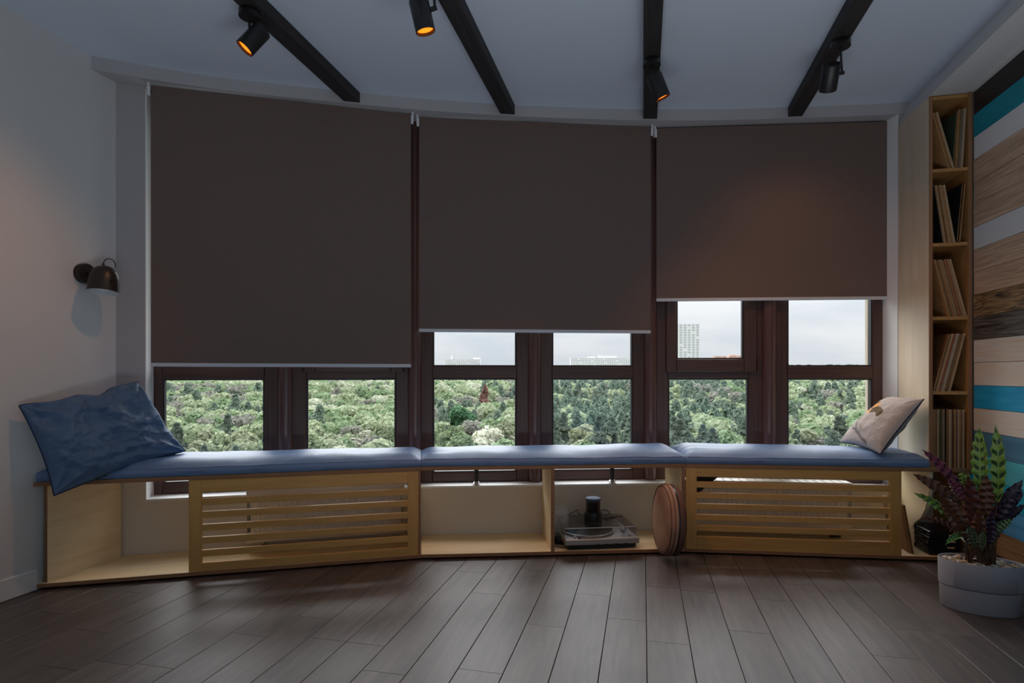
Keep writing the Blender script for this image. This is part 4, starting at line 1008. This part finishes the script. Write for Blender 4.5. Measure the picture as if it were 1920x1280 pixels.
# ------------------------------------------------------------------ potted plant
def plant():
    pc = Vector((1.400, 2.800)); A_, B_ = .148, .088; th = math.atan2(CR.y, CR.x)-math.radians(24)
    ex, ey = Vector((math.cos(th), math.sin(th), 0)), Vector((-math.sin(th), math.cos(th), 0))
    r = thing('potted_plant', 'rattlesnake plant with wavy spotted leaves in an oval grey pot by the plank wall', 'plant', (pc.x, pc.y, 0))
    def ring(s, z, n=56): return [Vector((pc.x, pc.y, z))+ex*(A_*s*math.cos(2*PI*k/n))+ey*(B_*s*math.sin(2*PI*k/n)) for k in range(n)]
    m = MB(); m.loft([ring(.93, .001), ring(.945, .004), ring(.965, .0955)], cap=True); po = m.build('pot_base', M_pot, r)
    m = MB(); m.loft([ring(.972, .0985), ring(.985, .100), ring(1.0, .205), ring(.985, .209), ring(.955, .207), ring(.95, .19)], cap=False); m.build('pot', M_pot, r)
    m = MB(); m.loft([ring(.945, .0950), ring(.945, .1008)], cap=False); m.build('pot_groove', M_potin, r)
    m = MB(); m.loft([ring(.955, .188), ring(.5, .192), ring(.01, .194)], cap=False); m.build('soil', M_soil, r)
    q = random.Random(3); peb = MB()
    for k in range(230):
        rr = math.sqrt(q.random())*.90; a = q.random()*2*PI; s = .006+.0065*q.random()
        c = Vector((pc.x, pc.y, .192+.010*q.random()))+ex*(A_*rr*math.cos(a))+ey*(B_*rr*math.sin(a))
        el = (1+.5*q.random(), .75, .55); rot = q.random()*PI; tl = (q.random()-.5)
        u_ = Vector((math.cos(rot), math.sin(rot), tl)).normalized(); v_ = Vector((0, 0, 1)).cross(u_).normalized(); w_ = u_.cross(v_)
        ringz = []
        for ph in (-.9, -.4, .3, .9):
            ringz.append([c+u_*(s*el[0]*math.cos(ph)*math.cos(2*PI*i/7))+v_*(s*el[1]*math.cos(ph)*math.sin(2*PI*i/7))+w_*(s*el[2]*math.sin(ph)) for i in range(7)])
        peb.loft(ringz, mi=k % 3)
    o = peb.build('pebbles', [M_pebble, M_pebble2, M_pebble3], r); o['kind'] = 'stuff'
    for k, (tip, bs, wd, kind) in enumerate(LEAVES):
        tip, bs = Vector(tip), Vector(bs); L_ = (tip-bs).length; up = Vector((0, 0, 1))
        wd *= 1.12
        n = 30; d0 = (tip-bs).normalized()
        cam_v = (Vector((0, 0, 1.0))-(tip+bs)/2).normalized()
        face = 1 if kind in 'Gg' else -1
        seed = k*1.7; mid = (tip+bs)/2
        out = d0.cross(cam_v).normalized()
        bend = (Vector((0, 0, 1))*(.07*L_ if abs(d0.z) < .8 else .0))+cam_v*(.03*L_*face)+out*(.02*L_*math.sin(seed))
        rows = []; uvr = []
        for i in range(n+1):
            t = i/n; p = bs*(1-t)+tip*t+bend*(4*t*(1-t))
            w_ = wd/2*(math.sin(PI*min(1, t*.96+.04))**.62)*(1-.35*t*t)
            if t > .85: w_ *= max(.02, (1-t)/.15)**.7
            tang = (tip-bs+bend*(4-8*t)).normalized()
            tw = .30*math.sin(seed+t*1.4)
            side = tang.cross(cam_v).normalized(); nn = side.cross(tang).normalized()*1
            side = (side*math.cos(tw)+nn*math.sin(tw)).normalized(); nn = side.cross(tang).normalized()
            if nn.dot(cam_v) < 0: nn = -nn
            row = []
            for j in range(7):
                a = (j-3)/3
                wave = abs(a)**1.4*.0115*math.sin(t*7*2*PI+seed+(0 if a > 0 else 1.3))*(w_/(wd/2)+.1)*min(1, wd/.04)
                wob = 1+.13*abs(a)*math.sin(t*7*2*PI+seed+(.8 if a > 0 else 2.1))
                row.append(p+side*(a*w_*wob)+nn*(wave-face*.18*w_*a*a*-1))
            rows.append(row)
        m = MB(); b = 0
        for row in rows: m.v += [tuple(p) for p in row]
        # orient: front face normal towards the viewer side shows the top for G leaves, underside otherwise
        v0, v1, v2 = Vector(rows[n//2][2]), Vector(rows[n//2][4]), Vector(rows[n//2+1][3])
        fn = (v1-v0).cross(v2-v0); flip = (fn.dot(cam_v)*face) < 0
        for i in range(n):
            for j in range(6):
                q_ = [i*7+j, i*7+j+1, (i+1)*7+j+1, (i+1)*7+j]
                uvq = [(i/n, (j-3)/3), (i/n, (j-2)/3), ((i+1)/n, (j-2)/3), ((i+1)/n, (j-3)/3)]
                if flip: q_ = q_[::-1]; uvq = uvq[::-1]
                m.quad(q_, uvq, 0, True)
        mat = {'G': M_leaf, 'g': M_leafdark, 'P': M_leafred, 'B': M_leaf, 'R': M_leafrust, 'D': M_leafdark}[kind]
        lf = m.build('leaf', mat, r)
        a = q.random()*2*PI; rt = Vector((pc.x, pc.y, .193))+ex*(.045*math.cos(a)+.004)+ey*(.03*math.sin(a))
        c1 = rt*.55+bs*.45+Vector((0, 0, .02)); c2 = bs-(tip-bs).normalized()*.02
        pth = [rt*(1-t)**3+rt.lerp(c1, .8)*3*t*(1-t)**2+c2*3*t*t*(1-t)+(bs+(tip-bs)*.02)*t**3 for t in [i/8 for i in range(9)]]
        MB().tube(pth, [.0034-.0014*i/8 for i in range(9)], 6).build('stem', M_stem, lf)
    for k in range(26):
        a = q.random()*2*PI; rt = Vector((pc.x, pc.y, .192))+ex*(.05*math.cos(a))+ey*(.035*math.sin(a))
        e_ = rt+Vector((q.uniform(-.03, .03), q.uniform(-.03, .03), q.uniform(.05, .15)))
        MB().tube([rt, rt.lerp(e_, .5)+Vector((q.uniform(-.006, .006), q.uniform(-.006, .006), 0)), e_], [.0032, .0028, .0012], 6).build('stem', M_stem, r)
M_pebble2 = plain('pebbles_pale', (.62, .54, .48), .7, .3, var=.25, vscale=60)
M_pebble3 = plain('pebbles_brown', (.36, .25, .14), .7, .3, var=.35, vscale=60)
M_leafrust = leaf_mat('rust_underside_leaf', (.18, .28, .06), (.02, .05, .02), (.13, .045, .018), (.06, .018, .012), 7)
LEAVES = [
((1.401, 2.809, 0.781), (1.394, 2.787, 0.511), 0.054, 'G'), ((1.431, 2.755, 0.795), (1.452, 2.78, 0.466), 0.049, 'G'), ((1.161, 2.754, 0.68), (1.339, 2.795, 0.491), 0.039, 'P'),
((1.135, 2.778, 0.57), (1.325, 2.792, 0.445), 0.046, 'R'), ((1.097, 2.677, 0.506), (1.271, 2.718, 0.386), 0.033, 'G'), ((1.195, 2.844, 0.368), (1.323, 2.812, 0.332), 0.025, 'B'),
((1.226, 2.687, 0.574), (1.306, 2.726, 0.475), 0.033, 'P'), ((1.175, 2.634, 0.505), (1.3, 2.714, 0.35), 0.058, 'R'), ((1.298, 2.683, 0.589), (1.336, 2.733, 0.348), 0.062, 'B'),
((1.385, 2.724, 0.589), (1.394, 2.756, 0.396), 0.054, 'R'), ((1.546, 2.782, 0.564), (1.435, 2.776, 0.353), 0.061, 'D'), ((1.59, 2.853, 0.498), (1.481, 2.828, 0.377), 0.034, 'D'),
((1.557, 2.784, 0.461), (1.474, 2.785, 0.376), 0.027, 'D'), ((1.467, 2.702, 0.412), (1.408, 2.739, 0.335), 0.033, 'g'), ((1.356, 2.84, 0.578), (1.404, 2.831, 0.464), 0.046, 'G'),
((1.155, 2.547, 0.33), (1.279, 2.679, 0.341), 0.024, 'G'), ((1.36, 2.882, 0.575), (1.377, 2.845, 0.471), 0.037, 'G'), ((1.502, 2.854, 0.544), (1.483, 2.839, 0.431), 0.032, 'D'),
((1.312, 2.789, 0.445), (1.343, 2.776, 0.303), 0.045, 'B'), ((1.329, 2.67, 0.462), (1.358, 2.738, 0.288), 0.049, 'R'), ((1.378, 2.681, 0.44), (1.401, 2.748, 0.288), 0.045, 'D'),
((1.519, 2.878, 0.39), (1.459, 2.823, 0.285), 0.041, 'D'), ((1.277, 2.627, 0.394), (1.339, 2.723, 0.284), 0.035, 'g'), ((1.317, 2.615, 0.378), (1.363, 2.719, 0.276), 0.026, 'g'),
((1.245, 2.629, 0.359), (1.33, 2.721, 0.291), 0.031, 'B'), ((1.529, 2.86, 0.452), (1.468, 2.825, 0.32), 0.041, 'D'), ((1.451, 2.862, 0.529), (1.434, 2.827, 0.351), 0.05, 'B'),
((1.297, 2.847, 0.338), (1.339, 2.795, 0.292), 0.032, 'B'), ((1.49, 2.728, 0.512), (1.431, 2.755, 0.337), 0.04, 'D')]
plant()

# ------------------------------------------------------------------ outside: facade pier, ground, forest, far buildings
struct('wall_exterior', MB().box((1.735, 4.32, 2.0), (.33, .52, 9.0)), M_stucco)
def ground_z(x, y):
    d = math.hypot(x, y); t = max(0, min(1, (d-260)/1400)); return -31.0+31.5*t*t*(3-2*t)*.95
g = MB(); nr, na = 40, 110
for k in range(nr+1):
    d = 60+(2600-60)*(k/nr)**1.6
    for j in range(na+1):
        a = math.radians(-180+360*j/na); x, y = d*math.sin(a), d*math.cos(a); g.v.append((x, y, ground_z(x, y)))
for k in range(nr):
    for j in range(na):
        a = k*(na+1)+j; g.quad((a, a+1, a+na+2, a+na+1), [(0, 0)]*4, 0, True)
gr = g.build('ground', plain('forest_floor', (.03, .045, .018), 1, .05, var=.3, vscale=.05)); gr['kind'] = 'structure'

def crown_mesh(name, kind, seed, mats):
    """trunk, dark inner lobes and some thousand leaf cards; base at z = 0, about 15 m tall"""
    q = np.random.RandomState(seed); V, F, MI = [], [], []
    lobes = []
    if kind == 'pine':
        for k in range(13):
            t = k/12; r = 3.0*(1-t)**.8+.35
            for _ in range(3): a = q.rand()*6.28; lobes.append((math.cos(a)*r*.45, math.sin(a)*r*.45, 5+10.5*t, r*.62, .55))
    else:
        for k in range(15):
            a = q.rand()*6.28; t = q.rand(); zz = 6.6+7*t; rr = (3.3-2.3*abs(t-.35)**1.2)*math.sqrt(q.rand()); lobes.append((math.cos(a)*rr, math.sin(a)*rr, zz, 1.25+.9*q.rand(), .85))
        lobes.append((0, 0, 10, 2.9, 1.1))
    nl = 95 if kind != 'pine' else 46
    for (cx_, cy_, cz_, r, fl) in lobes:
        # inner lobe: low ball
        b = len(V); n = 7
        for ph in (-1.2, -.5, .3, 1.1):
            for i in range(n): V.append((cx_+.80*r*math.cos(ph)*math.cos(6.283*i/n), cy_+.80*r*math.cos(ph)*math.sin(6.283*i/n), cz_+.80*r*fl*math.sin(ph)))
        for rr_ in range(3):
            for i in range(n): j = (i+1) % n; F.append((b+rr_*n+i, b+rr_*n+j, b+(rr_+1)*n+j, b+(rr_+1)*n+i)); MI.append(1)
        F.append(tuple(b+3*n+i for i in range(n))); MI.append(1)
        for _ in range(nl):
            d = q.randn(3); d /= np.linalg.norm(d)
            if d[2] < -.5: d[2] *= -.6
            rad = r*(.82+.30*q.rand()); c = np.array((cx_+d[0]*rad, cy_+d[1]*rad, cz_+d[2]*rad*fl))
            s = .30+.26*q.rand()
            nrm = d*1.0+q.randn(3)*.36; nrm /= np.linalg.norm(nrm); t1 = np.cross(nrm, q.randn(3)); t1 /= np.linalg.norm(t1); t2 = np.cross(nrm, t1)
            b = len(V)
            for (u, w_) in ((-1, -.45), (.1, -.8), (1, .2), (.2, .75), (-.7, .6)): V.append(tuple(c+t1*u*s+t2*w_*s))
            F.append((b, b+1, b+2, b+3, b+4)); MI.append(0)
    b = len(V); n = 6
    for z, r in ((0, .28), (9, .14)):
        for i in range(n): V.append((r*math.cos(6.283*i/n), r*math.sin(6.283*i/n), z))
    for i in range(n): j = (i+1) % n; F.append((b+i, b+j, b+n+j, b+n+i)); MI.append(2)
    me = bpy.data.meshes.new(name); me.from_pydata(V, [], F)
    for m in mats: me.materials.append(m)
    me.polygons.foreach_set('material_index', MI); me.update()
    return me
M_bark = plain('bark', (.12, .085, .06), 1, .1)
TK = {  # foliage tones kept pale, with haze put into the colour
 'pale': ('pale green broadleaf tree in the forest outside the windows', (.50, .55, .36), 'round'),
 'mid': ('mid green broadleaf tree in the forest outside the windows', (.34, .43, .25), 'round'),
 'pine': ('dark green pine tree in the forest outside the windows', (.29, .36, .28), 'pine'),
 'cream': ('cream flowering tree in the forest outside the windows', (.68, .69, .54), 'round'),
 'grey': ('grey brown sparse tree in the forest outside the windows', (.38, .37, .32), 'round')}
GRP = {'pale': 'pale green trees outside', 'mid': 'mid green trees outside', 'pine': 'pine trees outside', 'cream': 'cream flowering trees outside', 'grey': 'grey brown trees outside'}
TM = {}
for k, (lab, c, sh) in TK.items():
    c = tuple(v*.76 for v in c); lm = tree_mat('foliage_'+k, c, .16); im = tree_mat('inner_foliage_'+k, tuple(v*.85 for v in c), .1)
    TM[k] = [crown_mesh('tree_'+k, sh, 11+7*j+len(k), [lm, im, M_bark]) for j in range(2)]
tq = random.Random(21)
def tname(k): return 'pine_tree' if k == 'pine' else 'broadleaf_tree'
def put_tree(k, x, y, s, label=None, mesh=None, grouped=True, name=None):
    o = bpy.data.objects.new(name or tname(k), mesh or TM[k][tq.randrange(2)]); COL.objects.link(o)
    o.location = (x, y, ground_z(x, y)-.3); o.rotation_euler = (0, 0, tq.random()*6.28); o.scale = (s*(.9+.25*tq.random()), s*(.9+.25*tq.random()), s)
    return tag(o, label or TK[k][0], 'tree', GRP[k] if grouped else None)
special = []
def own(k, c, x, y, s, label, shape, name):
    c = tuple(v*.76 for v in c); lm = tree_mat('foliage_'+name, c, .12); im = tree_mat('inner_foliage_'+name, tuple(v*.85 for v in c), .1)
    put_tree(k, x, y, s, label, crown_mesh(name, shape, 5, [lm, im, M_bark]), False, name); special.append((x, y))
own('pine', (.60, .38, .28), -90, 318, 1.62, 'rusty orange dead conifer standing out among the green trees', 'pine', 'dead_conifer')
own('mid', (.15, .31, .16), -69, 210, 1.42, 'deep green round tree just below the rusty conifer', 'round', 'dark_round_tree')
own('cream', (.82, .80, .68), -41.5, 144.4, 1.28, 'white blossoming tree in front of the rusty conifer', 'round', 'blossom_tree')
def zone(a, d):
    """mix of kinds by bearing (degrees from straight ahead of the middle window) and distance"""
    n = noise.noise(Vector((a*.13, d*.016, 2.7))); m = noise.noise(Vector((a*.21+9, d*.03, 6.1))); r = tq.random()
    if -12 < a < 7: pine = .60
    elif a > 7 and d > 190: pine = .30
    else: pine = .09
    if r < pine+.32*n: return 'pine'
    if m > .12: return 'pale' if r > .35 else 'cream'
    if m < -.30: return 'grey'
    return 'mid' if r < .62 else 'pale'
far = []
d = 112.0; count = 0
while d < 1500:
    s = max(7.0, d/36)
    nstep = int(math.radians(104)*d/s)
    for j in range(nstep):
        a = math.radians(-64+104*(j+tq.random()*.8)/nstep); dd = d+s*(tq.random()-.5)*.9
        x, y = dd*math.sin(a), dd*math.cos(a)
        if any(math.hypot(x-p, y-q_) < 4.6 for p, q_ in special): continue
        if any(abs(math.atan2(x, y)-math.atan2(p, q_)) < .030 and dd < math.hypot(p, q_) and dd > math.hypot(p, q_)-28 for p, q_ in special): continue
        k = zone(math.degrees(a), dd); sc_ = .86+.42*tq.random()+(.14 if k == 'pine' else 0)
        if d < 178 and -47 < math.degrees(a) < 23: put_tree(k, x, y, sc_); count += 1
        else: far.append((k, x, y, sc_*max(1, s/7.5)))
    d += s*.86
# the trees beyond, too far to tell apart: one object
FV, FF, FM = [], [], []
fq = np.random.RandomState(4); base_v = {}
keys = list(TK)
def lowtree(seed, pine):
    q = np.random.RandomState(seed); V = []; 
    for L_ in range(13):
        if pine: t = L_/12; c = np.array((q.randn()*.9*(1-t), q.randn()*.9*(1-t), 5+10*t)); r = 2.6*(1-t)+.6
        else: a = q.rand()*6.28; rr = 2.6*math.sqrt(q.rand()); c = np.array((math.cos(a)*rr, math.sin(a)*rr, 7+6.5*q.rand())); r = 1.7
        for _ in range(15):
            dv = q.randn(3); dv /= np.linalg.norm(dv); dv[2] = abs(dv[2])*.9; p = c+dv*r; nn = dv+q.randn(3)*.5; t1 = np.cross(nn, q.randn(3)); t1 /= np.linalg.norm(t1); t2 = np.cross(nn, t1); t2 /= np.linalg.norm(t2); s = .75
            V += [p-t1*s, p-t2*s*.8, p+t1*s, p+t2*s*.8]
    return np.array(V)
lows = {(k, j): lowtree(31+j+len(k), k == 'pine') for k in keys for j in range(3)}
chunks, mats_i = [], []
for (k, x, y, s) in far:
    v = lows[(k, fq.randint(3))]; a = fq.rand()*6.28; ca, sa = math.cos(a), math.sin(a)
    w_ = np.stack([x+s*(v[:, 0]*ca-v[:, 1]*sa), y+s*(v[:, 0]*sa+v[:, 1]*ca), ground_z(x, y)+min(s, 1.7)*v[:, 2]], 1)
    chunks.append(w_); mats_i.append(np.full(len(v)//4, keys.index(k), dtype=np.int32))
allv = np.concatenate(chunks); nq = len(allv)//4
me = bpy.data.meshes.new('distant_forest'); me.vertices.add(len(allv)); me.vertices.foreach_set('co', allv.astype(np.float32).ravel())
me.loops.add(len(allv)); me.loops.foreach_set('vertex_index', np.arange(len(allv), dtype=np.int32)); me.polygons.add(nq)
me.polygons.foreach_set('loop_start', np.arange(0, len(allv), 4, dtype=np.int32))
me.update(calc_edges=True)
for k in keys: me.materials.append(TM[k][0].materials[0])
me.polygons.foreach_set('material_index', np.concatenate(mats_i)); me.validate(); me.update()
fo = bpy.data.objects.new('distant_forest', me); COL.objects.link(fo); fo['kind'] = 'stuff'
tag(fo, 'pale green forest stretching to the horizon beyond the nearer trees', 'forest')

# far buildings
M_bwall = plain('pale_concrete', (.92, .90, .89), .9, .1); M_bwin = plain('far_window', (.58, .60, .66), .5, .3); M_brick = plain('red_brick_far', (.78, .52, .44), .9, .1); M_bcream = plain('cream_panel', (.9, .8, .62), .9, .1)
M_brwin = plain('far_brick_window', (.55, .38, .34), .6, .2)
def building(label, A, B, z0, z1, depth, wall, win, rows, cols, name='apartment_block', roofbits=(), cat='building', side=None):
    A, B = Vector(A), Vector(B); d_ = (B-A).normalized(); n_ = Vector((-d_.y, d_.x)); L_ = (B-A).length
    if n_.dot((A+B)/2) < 0: n_ = -n_
    c = (A+B)/2; r = thing(name, label, cat, V3(c, -40))
    q = c+n_*depth/2; X3 = ((d_.x, d_.y, 0), (n_.x, n_.y, 0), (0, 0, 1))
    MB().box((q.x, q.y, (z1-40)/2), (L_, depth, z1+40), X3).build('wall', wall, r)
    m = MB(); st = (z1-z0)/rows
    for i in range(rows):
        for j in range(cols):
            if (i*7+j*3) % 11 == 0: continue
            p = A+d_*(L_*(j+.5)/cols)-n_*.25; m.box((p.x, p.y, z0+st*(i+.5)), (L_/cols*.50, .6, st*.5), X3)
    o = m.build('windows', win, r); o['kind'] = 'stuff'
    for (t0, t1, h) in roofbits:
        p = A+d_*(L_*(t0+t1)/2)+n_*depth*.4; MB().box((p.x, p.y, z1+h/2), (L_*(t1-t0), depth*.5, h), X3).build('roof_housing', wall, r)
    if side:
        p = A-d_*L_*.13+n_*(depth*.5+2); MB().box((p.x, p.y, (z1-36)/2), (L_*.28, depth, z1+44), X3).build('side_wing', side, r)
    return r
building('long pale apartment block on the horizon through the third window', (-409, 1137), (-337, 1153), 18, 34, 18, M_bwall, M_bwin, 5, 16, roofbits=((.16, .18, 8), (.8, 1.0, 3)))
building('long white apartment block on the horizon through the fourth window', (-150, 1197), (-28, 1225), 12, 37, 18, M_bwall, M_bwin, 6, 26, roofbits=((.48, .78, 5), (.3, .42, 2)))
building('tall white tower block through the fifth window', (38, 727), (68, 734), 9, 64, 18, M_bwall, M_bwin, 18, 6, name='tower_block', side=M_bcream)
building('left low red brick block on the horizon beside the tower', (135, 1160), (158, 1166), 10, 37, 14, M_brick, M_brwin, 6, 6, name='brick_block')
building('right low red brick block on the horizon beside the tower', (163, 1167), (190, 1172), 10, 38, 14, M_brick, M_brwin, 6, 6, name='brick_block', roofbits=((.1, .5, 1.5),))
building('thin grey terrace of roofs on the horizon through the third window', (-310, 1260), (-296, 1263), 10, 21, 14, M_bwall, M_bwin, 3, 6, name='terrace_block')
